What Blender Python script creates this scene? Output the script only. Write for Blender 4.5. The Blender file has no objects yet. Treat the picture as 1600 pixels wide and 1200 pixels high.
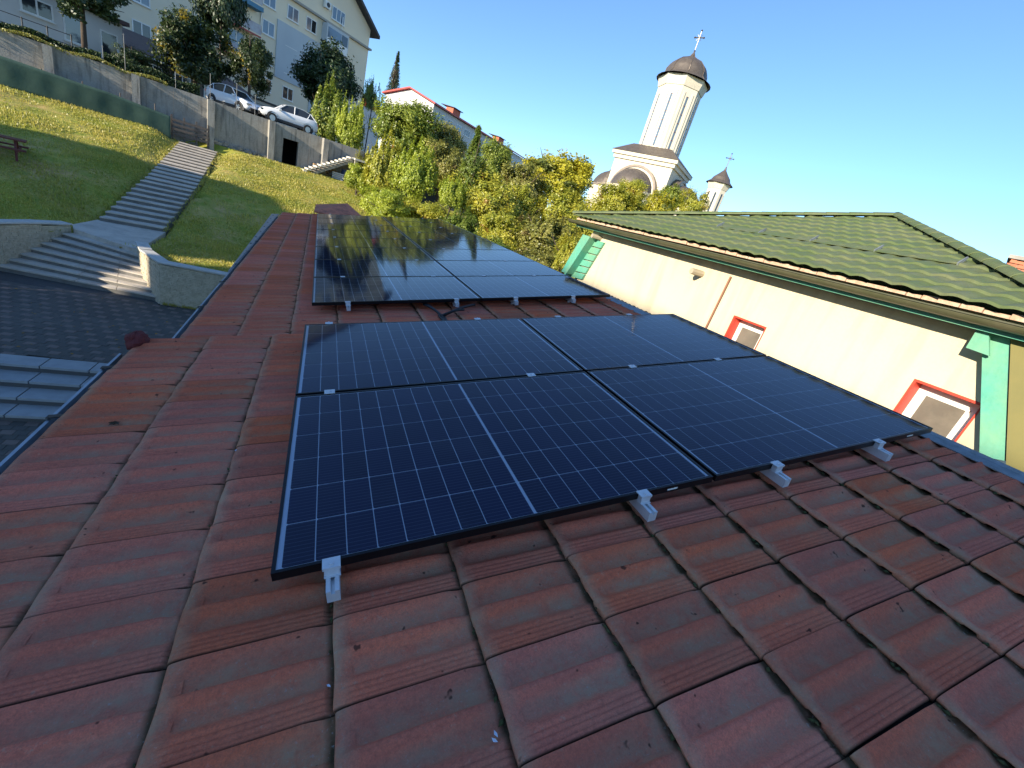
import bpy, math, random
import numpy as np
from mathutils import Vector, Matrix
random.seed(7); rng = np.random.default_rng(7)
S = bpy.context.scene
PI = math.pi
# ------------------------------------------------------------------ camera
FPX = 651.9
CAM = np.array([0.0371, -1.0211, 1.1291])
RW = np.array([[0.89142387, -0.36362265, 0.27044789],
               [0.09252885, -0.43817228, -0.89411603],
               [0.44362361, 0.8220606, -0.35695164]])
cd = bpy.data.cameras.new("camera"); cam = bpy.data.objects.new("camera", cd)
S.collection.objects.link(cam); S.camera = cam
cd.sensor_width = 36; cd.lens = 36 * FPX / 1600; cd.clip_start = 0.05; cd.clip_end = 6000
cam.matrix_world = Matrix(((RW[0][0], -RW[1][0], -RW[2][0], CAM[0]), (RW[0][1], -RW[1][1], -RW[2][1], CAM[1]),
                           (RW[0][2], -RW[1][2], -RW[2][2], CAM[2]), (0, 0, 0, 1)))
# ------------------------------------------------------------------ light
SUN_AZ, SUN_EL = -112.0, 19.0         # azimuth from +Y towards +X
W = bpy.data.worlds.new("World"); S.world = W; W.use_nodes = True
wn = W.node_tree.nodes; wl = W.node_tree.links
sky = wn.new("ShaderNodeTexSky"); sky.sky_type = 'NISHITA'; sky.sun_disc = False
sky.sun_elevation = math.radians(SUN_EL); sky.sun_rotation = math.radians(SUN_AZ)
sky.altitude = 400; sky.air_density = 1.0; sky.dust_density = 0.0; sky.ozone_density = 5.0
bg = wn["Background"]; bg.inputs[1].default_value = 0.12
wl.new(sky.outputs[0], bg.inputs[0])
sd = bpy.data.lights.new("sun", 'SUN'); sd.energy = 4.0; sd.angle = math.radians(0.6); sd.color = (1.0, 0.89, 0.71)
so = bpy.data.objects.new("sun", sd); S.collection.objects.link(so)
sv = Vector((math.sin(math.radians(SUN_AZ)) * math.cos(math.radians(SUN_EL)),
             math.cos(math.radians(SUN_AZ)) * math.cos(math.radians(SUN_EL)), math.sin(math.radians(SUN_EL))))
so.rotation_euler = sv.to_track_quat('Z', 'Y').to_euler()
vs = S.view_settings; vs.view_transform = 'Standard'; vs.look = 'None'; vs.gamma = 1; vs.use_curve_mapping = False
vs.exposure = 1.2
S.cycles.max_bounces = 6; S.cycles.transparent_max_bounces = 12

# ------------------------------------------------------------------ helpers
def ray(x, y):
    return RW.T @ np.array([(x - 800) / FPX, (y - 600) / FPX, 1.0])
def at(x, y, d):                       # point seen at pixel, at horizontal distance d
    r = ray(x, y); return CAM + r * d / math.hypot(r[0], r[1])
def atX(x, y, X): r = ray(x, y); return CAM + r * (X - CAM[0]) / r[0]
def azd(az, d, z): a = math.radians(az); return np.array([CAM[0] + d * math.sin(a), CAM[1] + d * math.cos(a), z])
def onp(x, y, p0, n):
    r = ray(x, y); n = np.array(n, float); return CAM + r * (np.dot(n, np.array(p0, float) - CAM) / np.dot(n, r))

class MB:
    def __init__(s): s.v = []; s.f = []; s.m = []
    def add(s, vs_, fs_, mi=0):
        o = len(s.v); s.v += [tuple(map(float, p)) for p in vs_]; s.f += [tuple(i + o for i in f) for f in fs_]; s.m += [mi] * len(fs_); return s
    def box(s, lo, hi, mi=0, M=None):
        x0, y0, z0 = lo; x1, y1, z1 = hi
        v = [(x0, y0, z0), (x1, y0, z0), (x1, y1, z0), (x0, y1, z0), (x0, y0, z1), (x1, y0, z1), (x1, y1, z1), (x0, y1, z1)]
        if M is not None: v = [tuple(M @ Vector(p)) for p in v]
        return s.add(v, [(0, 3, 2, 1), (4, 5, 6, 7), (0, 1, 5, 4), (1, 2, 6, 5), (2, 3, 7, 6), (3, 0, 4, 7)], mi)
    def prism(s, poly, ext, mi=0):     # poly: 3D points, ext: vector
        n = len(poly); e = np.array(ext, float)
        v = [np.array(p, float) for p in poly]; v += [p + e for p in v]
        f = [tuple(range(n))[::-1], tuple(range(n, 2 * n))] + [(i, (i + 1) % n, n + (i + 1) % n, n + i) for i in range(n)]
        return s.add(v, f, mi)
    def tube(s, pts, r, n=8, mi=0, cap=True):
        P = [Vector(p) for p in pts]; rings = []
        rr = r if isinstance(r, (list, tuple)) else [r] * len(P)
        for i, p in enumerate(P):
            d = (P[min(i + 1, len(P) - 1)] - P[max(i - 1, 0)]).normalized()
            a = d.cross(Vector((0, 0, 1)));
            if a.length < 1e-3: a = d.cross(Vector((1, 0, 0)))
            a.normalize(); b = d.cross(a)
            rings.append([p + (a * math.cos(2 * PI * k / n) + b * math.sin(2 * PI * k / n)) * rr[i] for k in range(n)])
        v = [tuple(q) for ring in rings for q in ring]; f = []
        for i in range(len(P) - 1):
            for k in range(n):
                f.append((i * n + k, i * n + (k + 1) % n, (i + 1) * n + (k + 1) % n, (i + 1) * n + k))
        if cap: f += [tuple(range(n))[::-1], tuple(range((len(P) - 1) * n, len(P) * n))]
        return s.add(v, f, mi)
    def lathe(s, prof, c, n=24, mi=0, a0=0, a1=2 * PI, rot=0):
        c = np.array(c, float); v = []; f = []; full = abs(a1 - a0 - 2 * PI) < 1e-6; m = n if full else n + 1
        for r, z in prof:
            for k in range(m):
                a = a0 + (a1 - a0) * k / n + rot
                v.append(c + np.array([r * math.cos(a), r * math.sin(a), z]))
        for i in range(len(prof) - 1):
            for k in range(n if full else n):
                k2 = (k + 1) % m if full else k + 1
                f.append((i * m + k, i * m + k2, (i + 1) * m + k2, (i + 1) * m + k))
        return s.add(v, f, mi)
    def mesh(s, name, mats, smooth=False):
        me = bpy.data.meshes.new(name); me.from_pydata(s.v, [], s.f)
        for m_ in (mats if isinstance(mats, (list, tuple)) else [mats]): me.materials.append(m_)
        if any(s.m): me.polygons.foreach_set("material_index", s.m)
        if smooth: me.polygons.foreach_set("use_smooth", [True] * len(me.polygons))
        me.update(); return me
    def build(s, name, mats, parent=None, smooth=False, **k):
        return link(name, s.mesh(name, mats, smooth), parent, **k)

def link(name, data, parent=None, M=None, **k):
    o = bpy.data.objects.new(name, data); S.collection.objects.link(o)
    if parent is not None: o.parent = parent
    if M is not None: o.matrix_local = M
    for a, b in k.items(): o[a] = b
    return o
def thing(name, label, cat, loc=(0, 0, 0), group=None, M=None):
    o = bpy.data.objects.new(name, None); S.collection.objects.link(o); o.empty_display_size = 0.2
    if M is not None: o.matrix_world = M
    else: o.location = loc
    o['label'] = label; o['category'] = cat
    if group: o['group'] = group
    return o
def tag(o, label, cat, group=None):
    o['label'] = label; o['category'] = cat
    if group: o['group'] = group
    return o
def wloc(p, parent): return p   # children of unrotated things use local offsets
def bevel(o, w, seg=2):
    m = o.modifiers.new("bevel", 'BEVEL'); m.width = w; m.segments = seg; m.limit_method = 'ANGLE'; return o

# ------------------------------------------------------------------ materials
def mat(name, col, rough=0.7, metal=0.0, noise=None, noise2=None, bump=0.0, bscale=40, spec=0.5, coat=0, rand=0.0, emis=None):
    """noise=(scale, colour2, amount[,detail]); noise2 likewise, coarser"""
    m = bpy.data.materials.new(name); m.use_nodes = True; n = m.node_tree.nodes; l = m.node_tree.links
    b = n["Principled BSDF"]; b.inputs["Roughness"].default_value = rough; b.inputs["Metallic"].default_value = metal
    b.inputs["Specular IOR Level"].default_value = spec; b.inputs["Coat Weight"].default_value = coat
    tc = n.new("ShaderNodeTexCoord"); cur = None
    rgb = n.new("ShaderNodeRGB"); rgb.outputs[0].default_value = (*col, 1); cur = rgb.outputs[0]
    for q in (noise, noise2):
        if not q: continue
        t = n.new("ShaderNodeTexNoise"); t.inputs["Scale"].default_value = q[0]; t.inputs["Detail"].default_value = q[3] if len(q) > 3 else 6
        t.inputs["Roughness"].default_value = 0.65
        l.new(tc.outputs["Object"], t.inputs["Vector"])
        mr = n.new("ShaderNodeMapRange"); mr.inputs[1].default_value = 0.4; mr.inputs[2].default_value = 0.65
        mr.inputs[3].default_value = 0; mr.inputs[4].default_value = q[2]
        l.new(t.outputs[0], mr.inputs[0])
        mx = n.new("ShaderNodeMix"); mx.data_type = 'RGBA'; l.new(mr.outputs[0], mx.inputs[0])
        l.new(cur, mx.inputs[6]); mx.inputs[7].default_value = (*q[1], 1); cur = mx.outputs[2]
    if rand:
        oi = n.new("ShaderNodeObjectInfo"); hs = n.new("ShaderNodeHueSaturation")
        mr = n.new("ShaderNodeMapRange"); mr.inputs[3].default_value = 1 - rand; mr.inputs[4].default_value = 1 + rand
        l.new(oi.outputs["Random"], mr.inputs[0]); l.new(mr.outputs[0], hs.inputs["Value"]); l.new(cur, hs.inputs["Color"]); cur = hs.outputs[0]
    l.new(cur, b.inputs["Base Color"])
    if bump:
        t = n.new("ShaderNodeTexNoise"); t.inputs["Scale"].default_value = bscale; t.inputs["Detail"].default_value = 8
        l.new(tc.outputs["Object"], t.inputs["Vector"])
        bp = n.new("ShaderNodeBump"); bp.inputs["Strength"].default_value = bump; bp.inputs["Distance"].default_value = 0.02
        l.new(t.outputs[0], bp.inputs["Height"]); l.new(bp.outputs[0], b.inputs["Normal"])
    return m

def tile_material(name, base, dark, grey, y_pitch):
    """weathered clay: colour differs tile to tile, grey dust and lichen lies in the troughs (object y)"""
    m = bpy.data.materials.new(name); m.use_nodes = True; n = m.node_tree.nodes; l = m.node_tree.links
    b = n["Principled BSDF"]; b.inputs["Roughness"].default_value = 0.9; b.inputs["Specular IOR Level"].default_value = 0.12
    tc = n.new("ShaderNodeTexCoord"); oi = n.new("ShaderNodeObjectInfo")
    off = n.new("ShaderNodeVectorMath"); off.operation = 'ADD'
    mul = n.new("ShaderNodeMath"); mul.operation = 'MULTIPLY'; mul.inputs[1].default_value = 37.0
    l.new(oi.outputs["Random"], mul.inputs[0]); l.new(tc.outputs["Object"], off.inputs[0]); l.new(mul.outputs[0], off.inputs[1])
    def noise(sc, det=6, rough=.65, vec=None, stretch=None):
        t = n.new("ShaderNodeTexNoise"); t.inputs["Scale"].default_value = sc; t.inputs["Detail"].default_value = det; t.inputs["Roughness"].default_value = rough
        v = off.outputs[0]
        if stretch:
            mp = n.new("ShaderNodeMapping"); mp.inputs["Scale"].default_value = stretch; l.new(v, mp.inputs[0]); v = mp.outputs[0]
        l.new(v, t.inputs["Vector"]); return t.outputs[0]
    def mr(src, a, b_, c=0, d=1):
        q = n.new("ShaderNodeMapRange"); q.inputs[1].default_value = a; q.inputs[2].default_value = b_; q.inputs[3].default_value = c; q.inputs[4].default_value = d
        l.new(src, q.inputs[0]); return q.outputs[0]
    def mix(f, a, c):
        x = n.new("ShaderNodeMix"); x.data_type = 'RGBA'; l.new(f, x.inputs[0])
        for k, val in ((6, a), (7, c)):
            if isinstance(val, tuple): x.inputs[k].default_value = (*val, 1)
            else: l.new(val, x.inputs[k])
        return x.outputs[2]
    def m2(op, a, b_):
        q = n.new("ShaderNodeMath"); q.operation = op
        for k, val in ((0, a), (1, b_)):
            if isinstance(val, (int, float)): q.inputs[k].default_value = val
            else: l.new(val, q.inputs[k])
        return q.outputs[0]
    c = mix(mr(noise(7, 4, stretch=(.6, 2.2, 1)), .35, .7), base, dark)
    c = mix(mr(noise(230, 4, .8), .42, .66, 0, .55), c, (dark[0] * .45, dark[1] * .6, dark[2] * .8))
    c = mix(mr(noise(75, 3), .45, .75, 0, .5), c, (dark[0] * .5, dark[1] * .55, dark[2] * .6))
    c = mix(mr(noise(48, 5, .8), .58, .68, 0, .45), c, (.50, .30, .20))
    sx = n.new("ShaderNodeSeparateXYZ"); l.new(tc.outputs["Object"], sx.inputs[0])
    z = mr(sx.outputs[2], .010, .030, 1, 0)                       # low places hold dust
    fe = mr(sx.outputs[0], .008, .055, .85, 0)                       # and the leading edge holds lichen
    z = m2('MAXIMUM', m2('MULTIPLY', z, .85), fe)
    g = m2('MULTIPLY', z, mr(noise(14, 8, .75), .28, .60))
    g = m2('MULTIPLY', g, mr(noise(2.3, 3), .3, .6, .6, 1.0))
    c = mix(g, c, grey)
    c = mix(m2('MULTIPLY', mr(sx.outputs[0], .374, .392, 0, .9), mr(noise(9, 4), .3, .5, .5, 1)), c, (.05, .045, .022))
    c = mix(mr(sx.outputs[1], .003, .009, .85, 0), c, (.05, .032, .02))
    c = mix(m2('MULTIPLY', mr(noise(120, 3), .62, .70, 0, .75), m2('MAXIMUM', g, .15)), c, (.42, .40, .36))
    blk = mr(noise(22, 2), .70, .74, 0, .8); c = mix(blk, c, (.02, .017, .014))
    hs = n.new("ShaderNodeHueSaturation"); l.new(c, hs.inputs["Color"])
    l.new(mr(oi.outputs["Random"], 0, 1, .86, 1.08), hs.inputs["Value"])
    rs = m2('FRACT', m2('MULTIPLY', oi.outputs["Random"], 13.7), 0)
    l.new(mr(rs, 0, 1, .95, 1.06), hs.inputs["Saturation"]); l.new(mr(rs, 0, 1, .499, .503), hs.inputs["Hue"])
    l.new(hs.outputs[0], b.inputs["Base Color"])
    bp = n.new("ShaderNodeBump"); bp.inputs["Strength"].default_value = .6; bp.inputs["Distance"].default_value = .005
    l.new(m2('ADD', noise(110, 6), m2('MULTIPLY', noise(18, 4, stretch=(.3, 3, 1)), 1.2)), bp.inputs["Height"]); l.new(bp.outputs[0], b.inputs["Normal"])
    return m

M_TILE = tile_material("clay_tile", (.76, .185, .098), (.62, .155, .090), (.43, .285, .175), .252)
M_TILE_NEW = tile_material("newer_clay_tile", (.50, .15, .07), (.42, .12, .06), (.30, .16, .10), .252)
M_ALU = mat("aluminium", (.66, .67, .69), .45, .35, noise=(30, (.52, .54, .57), .5))
M_FRAME = mat("black_anodised_frame", (.012, .013, .016), .32, .6, spec=.6)
M_FRAME_SIDE = M_FRAME
M_ZINC = mat("zinc_sheet", (.42, .46, .50), .38, .9, noise=(9, (.28, .31, .34), .7))
M_ZINC_BR = mat("weathered_flashing", (.33, .36, .38), .5, .6, noise=(12, (.2, .22, .22), .8))
M_CONC = mat("concrete", (.33, .31, .27), .9, noise=(1.2, (.22, .20, .175), .8), noise2=(14, (.42, .40, .35), .5), bump=.4, bscale=18)
M_CONC_STEP = mat("step_concrete", (.30, .295, .28), .9, noise=(3, (.19, .185, .175), .7), bump=.3, bscale=30)
M_CREAMWALL = mat("cream_split_stone", (.60, .51, .36), .9, noise=(9, (.40, .33, .22), .8), bump=.6, bscale=30)
M_CAP = mat("pale_coping", (.55, .53, .48), .8, noise=(6, (.4, .38, .34), .6))
M_CREAM = mat("cream_render", (.69, .595, .41), .9, noise=(.9, (.62, .53, .36), .8), noise2=(35, (.58, .49, .34), .35), bump=.18, bscale=160)
def streaks(m, dark, amt):
    n = m.node_tree.nodes; l = m.node_tree.links; b = n["Principled BSDF"]; src = b.inputs["Base Color"].links[0].from_socket
    tc = n.new("ShaderNodeTexCoord"); mp = n.new("ShaderNodeMapping"); mp.inputs["Scale"].default_value = (3, 3, .35); t = n.new("ShaderNodeTexNoise"); t.inputs["Scale"].default_value = 2.2; t.inputs["Detail"].default_value = 9
    l.new(tc.outputs["Object"], mp.inputs[0]); l.new(mp.outputs[0], t.inputs["Vector"]); r = n.new("ShaderNodeMapRange"); r.inputs[1].default_value = .5; r.inputs[2].default_value = .72; r.inputs[4].default_value = amt; l.new(t.outputs[0], r.inputs[0])
    x = n.new("ShaderNodeMix"); x.data_type = 'RGBA'; l.new(r.outputs[0], x.inputs[0]); l.new(src, x.inputs[6]); x.inputs[7].default_value = (*dark, 1); l.new(x.outputs[2], b.inputs["Base Color"])
M_TEAL = mat("teal_painted_board", (.085, .36, .26), .55, noise=(7, (.12, .42, .31), .7), noise2=(2.2, (.26, .40, .20), .45), bump=.15, bscale=25)
M_GREENROOF = mat("green_coated_steel", (.098, .138, .048), .6, .0, noise=(2.5, (.155, .165, .085), .8), noise2=(18, (.09, .105, .045), .5), spec=.35)
M_OLIVE = mat("olive_gutter_steel", (.085, .088, .042), .42, .1, noise=(6, (.13, .115, .07), .6))
M_OLIVE_SHEET = mat("olive_sheet", (.20, .175, .055), .6, noise=(3, (.16, .15, .05), .6))
M_RED = mat("red_window_trim", (.62, .055, .028), .5)
M_WHITE = mat("white_pvc", (.78, .76, .70), .35)
M_GLASSDARK = mat("window_glass", (.035, .04, .045), .06, spec=.8)
M_MORTAR = mat("roof_mortar", (.50, .33, .22), .95, noise=(12, (.62, .48, .36), .8), bump=.6, bscale=30)
M_BLACK = mat("black_rubber", (.012, .012, .013), .5)
M_BRICK = mat("chimney_brick", (.42, .15, .08), .85, rand=.2)
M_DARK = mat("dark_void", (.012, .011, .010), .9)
M_WOODDK = mat("weathered_wood", (.10, .08, .07), .85, noise=(10, (.16, .14, .12), .6))
M_BROWNRED = mat("red_brown_paint", (.14, .03, .02), .6)
M_MESH = mat("green_debris_netting", (.034, .074, .056), .9, noise=(.8, (.052, .105, .08), .9), bump=.3, bscale=6)
M_METALDK = mat("dark_church_sheet", (.13, .105, .085), .5, .4, noise=(2, (.18, .15, .12), .7))
M_CHURCH = mat("church_cream_render", (.68, .62, .49), .85, noise=(.6, (.61, .55, .43), .6))
M_CROSS = mat("cross_metal", (.20, .18, .15), .4, .7)
M_ROOFDECK = mat("roof_underlay", (.03, .02, .016), .9)
M_CARWHITE = mat("white_car_paint", (.78, .78, .78), .22, coat=.6)
M_TYRE = mat("tyre_rubber", (.02, .02, .02), .8)
M_TRIM = mat("black_car_trim", (.02, .02, .022), .5)
M_RIM = mat("alloy_rim", (.45, .46, .48), .3, .9)
M_REDROOF = mat("red_sheet_roof", (.42, .045, .03), .5, noise=(.5, (.34, .05, .035), .6))
M_BARK = mat("bark", (.09, .065, .045), .95, noise=(8, (.05, .038, .028), .8))
M_ASPH = mat("asphalt", (.06, .06, .06), .9, noise=(8, (.09, .09, .085), .6))
M_HALLO = mat("yellow_plastic", (.65, .42, .03), .5)

streaks(M_CREAM, (.50, .42, .29), .7); streaks(M_CONC, (.13, .12, .105), .85); streaks(M_CHURCH, (.46, .42, .34), .5)
# ------------------------------------------------------------------ roof frames
U = Vector((math.cos(.19704818), 0, math.sin(.19704818))); Vv = Vector((0, 1, 0)); Nn = U.cross(Vv).normalized()
def frame(o, a, b):
    a = Vector(a).normalized(); b = Vector(b); b = (b - a * a.dot(b)).normalized(); c = a.cross(b)
    return Matrix(((a[0], b[0], c[0], o[0]), (a[1], b[1], c[1], o[1]), (a[2], b[2], c[2], o[2]), (0, 0, 0, 1)))
NEAR = frame((0, 0, 0), U, Vv)                      # glass-top plane of the near panels
th, yaw, pit = .209841, .014086, -.011107
FAR = frame((.0268, 3.3843, -.1434), (math.cos(th) * math.cos(yaw), math.sin(yaw) * math.cos(th), math.sin(th)),
            (-math.sin(yaw), math.cos(yaw), math.sin(pit)))
TILE_Z = -.142; CP = .397; TP = .252; PW = 1.734; PD = 1.134; GAP = .02

# ------------------------------------------------------------------ clay tiles
def sm(a, b, x): t = np.clip((x - a) / (b - a), 0, 1); return t * t * (3 - 2 * t)
def prof(y, g=1.0):
    h = .022 * (1 - sm(.060, .088, y)) + .004 * sm(.060, .088, y)
    for c in (.017, .032, .047): h = h - g * .0034 * np.exp(-((y - c) / .0022) ** 2)
    roll = .025 * sm(.096, .150, y) * (1 - sm(.153, .168, y))
    seam = .020 * sm(.188, .246, y)
    return h, roll, seam
def tile_mesh(name, m, nx, ys, seed=0, length=.425):
    r = np.random.default_rng(seed); j = r.normal(0, 1, 4)
    xs = np.concatenate([[0, .004, .010, .022, .04, .06], np.linspace(.10, .33, nx), [.345, .36, .375, .39, length]])
    X, Y = np.meshgrid(xs, ys, indexing='ij')
    h, roll, seam = prof(Y)
    endfade = 1 - .5 * sm(.33, .385, X)
    band = 1 - sm(.058, .075, Y)
    w_ = sm(.012, .060, X)                                                # flat margin behind the leading edge
    H = (.021 + .000 * band) * (1 - w_) + (h + (roll + seam) * endfade) * w_
    H = H - .015 * band * sm(.375, .40, X)
    H = H + .015 * (1 - X / CP)                                           # each course lies on the one below
    H = H + .0008 * j[0] * np.sin(X * 9 + j[1]) + .0007 * j[2] * np.sin(Y * 20 + j[3])
    ed = .004 * np.exp(-(Y - ys[0]) / .004); H = H - ed
    H = H - .008 * np.exp(-X / .006) - .0015 * np.exp(-X / .02)         # rounded leading edge
    if seed: Xw = X + .002 * np.sin(Y * 30 + j[1]) * (X < .02)
    else: Xw = X
    n0, n1 = X.shape
    v = np.stack([Xw, Y, H], -1).reshape(-1, 3).tolist(); f = []
    for i in range(n0 - 1):
        for k in range(n1 - 1): a = i * n1 + k; f.append((a, a + n1, a + n1 + 1, a + 1))
    # leading face down to an arched underside
    bot = np.where(((Y[0] > .066) & (Y[0] < .108)) | ((Y[0] > .160) & (Y[0] < .205)), .0240, np.where(Y[0] > .07, .0175, .004))
    o = len(v); v += np.stack([Xw[0], Y[0], bot], -1).tolist(); o2 = len(v)
    v += np.stack([Xw[0] + .045, Y[0], bot - .000], -1).tolist()
    for k in range(n1 - 1):
        f.append((k, k + 1, o + k + 1, o + k)); f.append((o + k, o + k + 1, o2 + k + 1, o2 + k))
    # side face on the near seam
    o = len(v); v += [(float(Xw[i, 0]), float(Y[i, 0]), float(H[i, 0]) - .016) for i in range(n0)]
    for i in range(n0 - 1): f.append((i * n1, o + i, o + i + 1, (i + 1) * n1))
    me = bpy.data.meshes.new(name); me.from_pydata(v, [], f); me.materials.append(m)
    me.polygons.foreach_set("use_smooth", [True] * len(me.polygons)); me.update()
    return me
ys_hi = np.concatenate([[0.0025, .005, .010, .0145, .017, .0195, .027, .0295, .032, .0345, .042, .0445, .047, .0495, .058], np.linspace(.064, .2505, 28)])
ys_lo = np.concatenate([[.003, .006, .015, .017, .019, .030, .032, .034, .045, .047, .049, .06], np.linspace(.07, .250, 14)])
T_HI = [tile_mesh("tile", M_TILE, 8, ys_hi, s) for s in range(1, 7)]
T_LO = [tile_mesh("tile", M_TILE, 2, ys_lo, s) for s in range(11, 15)]
T_NEW = tile_mesh("tile", M_TILE_NEW, 4, ys_lo, 21)

def roof_tiles(parent, F, u0, nu, v0, nv, hide, meshes, far=False, seed=1):
    r = random.Random(seed)
    for i in range(nu):
        for j in range(nv):
            u = u0 + i * CP; v = v0 + j * TP
            if hide and hide[0] < u and u + CP < hide[1] and hide[2] < v and v + TP < hide[3]: continue
            me = meshes[r.randrange(len(meshes))]
            if far and abs(v + .62) < .14 and abs(u - 1.75) < .2: me = T_NEW
            M = F @ Matrix.Translation((u + r.gauss(0, .0022), v + r.gauss(0, .0012), TILE_Z + r.gauss(0, .0009))) @ \
                Matrix.Rotation(r.gauss(0, .0035), 4, 'Z') @ Matrix.Rotation(r.gauss(0, .003), 4, 'X')
            link("tile", me, parent, M)

house = thing("tiled_house", "house under the near clay tile roof carrying the four closest solar panels", "house")
U0N = .155 - 3 * CP                     # lowest course start
V0N = -.120 - 7 * TP
deck = MB(); 
def pt(F, u, v, z): return tuple(F @ Vector((u, v, z)))
def slab(F, u0, u1, v0, v1, z0, z1):
    m = MB(); v = [pt(F, a, b, c) for c in (z0, z1) for a, b in ((u0, v0), (u1, v0), (u1, v1), (u0, v1))]
    return m.add(v, [(0, 3, 2, 1), (4, 5, 6, 7), (0, 1, 5, 4), (1, 2, 6, 5), (2, 3, 7, 6), (3, 0, 4, 7)])
NEARV1 = V0N + 17 * TP
slab(NEAR, U0N + .03, 3.66, V0N, NEARV1 - .01, -.19, -.146).build("roof_deck", M_ROOFDECK, house)
roof_tiles(house, NEAR, U0N, 12, V0N, 17, (.35, 3.25, .38, 1.95), T_HI, seed=3)
# verge board where the near roof steps down to the far one
slab(NEAR, U0N, 3.66, NEARV1 - .004, NEARV1 + .018, -.29, -.152).build("verge_board", M_WOODDK, house)
M_MOSS = mat("moss", (.045, .055, .016), 1.0, noise=(40, (.09, .08, .03), .8))
mo_ = MB(); r = random.Random(12)
for i in range(1, 12):
    for k in range(90):
        u_ = U0N + i * CP; v_ = r.uniform(V0N, NEARV1); q_ = ((v_ - V0N) % TP)
        if r.random() > (.75 if u_ > .5 else .35) or (.3 < u_ < 3.3 and .3 < v_ < 2.2): continue
        if q_ < .07 and r.random() < .6: continue
        p = pt(NEAR, u_ - r.uniform(.0, .010), v_, TILE_Z + .012 + r.uniform(0, .006)); s_ = r.uniform(.003, .008)
        Mx = Matrix.Translation(p) @ Matrix.Rotation(r.uniform(0, 3), 4, 'Z')
        mo_.add([Mx @ Vector(q) * 1.0 for q in ((-s_, 0, 0), (0, -s_ * 2, 0), (s_, 0, 0), (0, s_ * 2, 0), (0, 0, s_ * 1.1), (0, 0, -s_))], [(0, 1, 4), (1, 2, 4), (2, 3, 4), (3, 0, 4), (1, 0, 5), (2, 1, 5), (3, 2, 5), (0, 3, 5)])
mo_.build("moss_in_joints", M_MOSS, house, smooth=True, kind="stuff")
house2 = thing("tiled_house", "house under the far lower clay tile roof carrying the sixteen farther solar panels", "house")
U0F = .155 - 3 * CP + .07
VF0, NVF = -1.0, 45
slab(FAR, U0F + .03, 3.72, VF0 - .3, VF0 + NVF * TP, -.19, -.146).build("roof_deck", M_ROOFDECK, house2)
roof_tiles(house2, FAR, U0F, 12, VF0, NVF, (.15, 3.35, .28, 8.9), T_LO, far=True, seed=5)
# house walls
GZ = -4.47
w = MB(); w.box((-.78, -3.2, GZ - .2), (3.45, 2.42, -.42)); w.build("wall", M_CREAM, house)
w = MB(); w.box((-.55, 2.44, GZ - .2), (3.5, 13.3, -.75)); w.build("wall", M_CREAM, house2)

# gutter on the left eaves
def gutter(F, u, v0, v1, name, parent, r=.06, z=-.165, hooks=.6, m=M_ZINC):
    g = MB(); n = 10; a = []
    for k in range(n + 1):
        t = PI + PI * k / n; a.append((u + r * math.cos(t), z + r * math.sin(t)))
    a = [(a[0][0] - .012, a[0][1] + .004)] + a
    inn = [(x * .97 + u * .03, zz + .003) for x, zz in a[::-1]]
    ring = a + inn; v = [pt(F, x, vv, zz) for vv in (v0, v1) for x, zz in ring]; k = len(ring)
    f = [(i, (i + 1) % k, k + (i + 1) % k, k + i) for i in range(k)] + [tuple(range(k))[::-1], tuple(range(k, 2 * k))]
    g.add(v, f); g.build(name, m, parent)
    vv = v0 + .3
    while vv < v1:
        h = MB(); v = [pt(F, x, y_, zz) for zz in (z + .012, z + .017) for x, y_ in ((u - r - .014, vv), (u + r, vv), (u + r, vv + .03), (u - r - .014, vv + .03))]
        h.add(v, [(0, 3, 2, 1), (4, 5, 6, 7), (0, 1, 5, 4), (1, 2, 6, 5), (2, 3, 7, 6), (3, 0, 4, 7)])
        h.build("gutter_hook", M_BLACK, parent); vv += hooks
gutter(NEAR, U0N - .02, V0N, NEARV1 - .12, "gutter", house)
gutter(FAR, U0F - .02, VF0 + .1, VF0 + NVF * TP, "gutter", house2, hooks=1.1)
st = MB(); v_ = [pt(FAR, a, b, -.155) for a, b in ((U0F - .10, 2.2), (U0F - .085, 2.2), (U0F - .085, 10.2), (U0F - .26, 10.2))]
st.prism(v_, tuple(Nn * .006)); so_ = st.build("eave_strip", M_ZINC, house2)
for k in range(7):
    b = 4.6 + k * .85; a = U0F - .085 - (b - 2.2) / 8 * .10; d_ = MB(); p_ = pt(FAR, a, b, -.149)
    d_.lathe([(0, 0), (.022, 0), (.018, .006), (0, .008)], p_, 8); d_.build("bolt", M_BLACK, so_)
# crumpled red-brown end piece at the gutter's end
gb = MB(); c0 = NEAR @ Vector((U0N + .0, NEARV1 - .06, -.10)); r_ = random.Random(3)
vv_ = []; ff_ = []
for i in range(13):
    for k in range(18):
        a, b = PI * i / 12, 2 * PI * k / 18; q = 1 + .12 * math.sin(3 * b + i) * math.sin(a) + r_.uniform(-.07, .07)
        vv_.append(c0 + Vector((.06 * q * math.sin(a) * math.cos(b), 0.09 * q * math.sin(a) * math.sin(b), .065 * q * math.cos(a))))
for i in range(12):
    for k in range(18): ff_.append((i * 18 + k, i * 18 + (k + 1) % 18, (i + 1) * 18 + (k + 1) % 18, (i + 1) * 18 + k))
gb.add(vv_, ff_)
tag(gb.build("crumpled_cloth", mat("maroon_cloth", (.13, .022, .02), .9)), "crumpled maroon bundle stuck at the end of the near gutter", "cloth")
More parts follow.
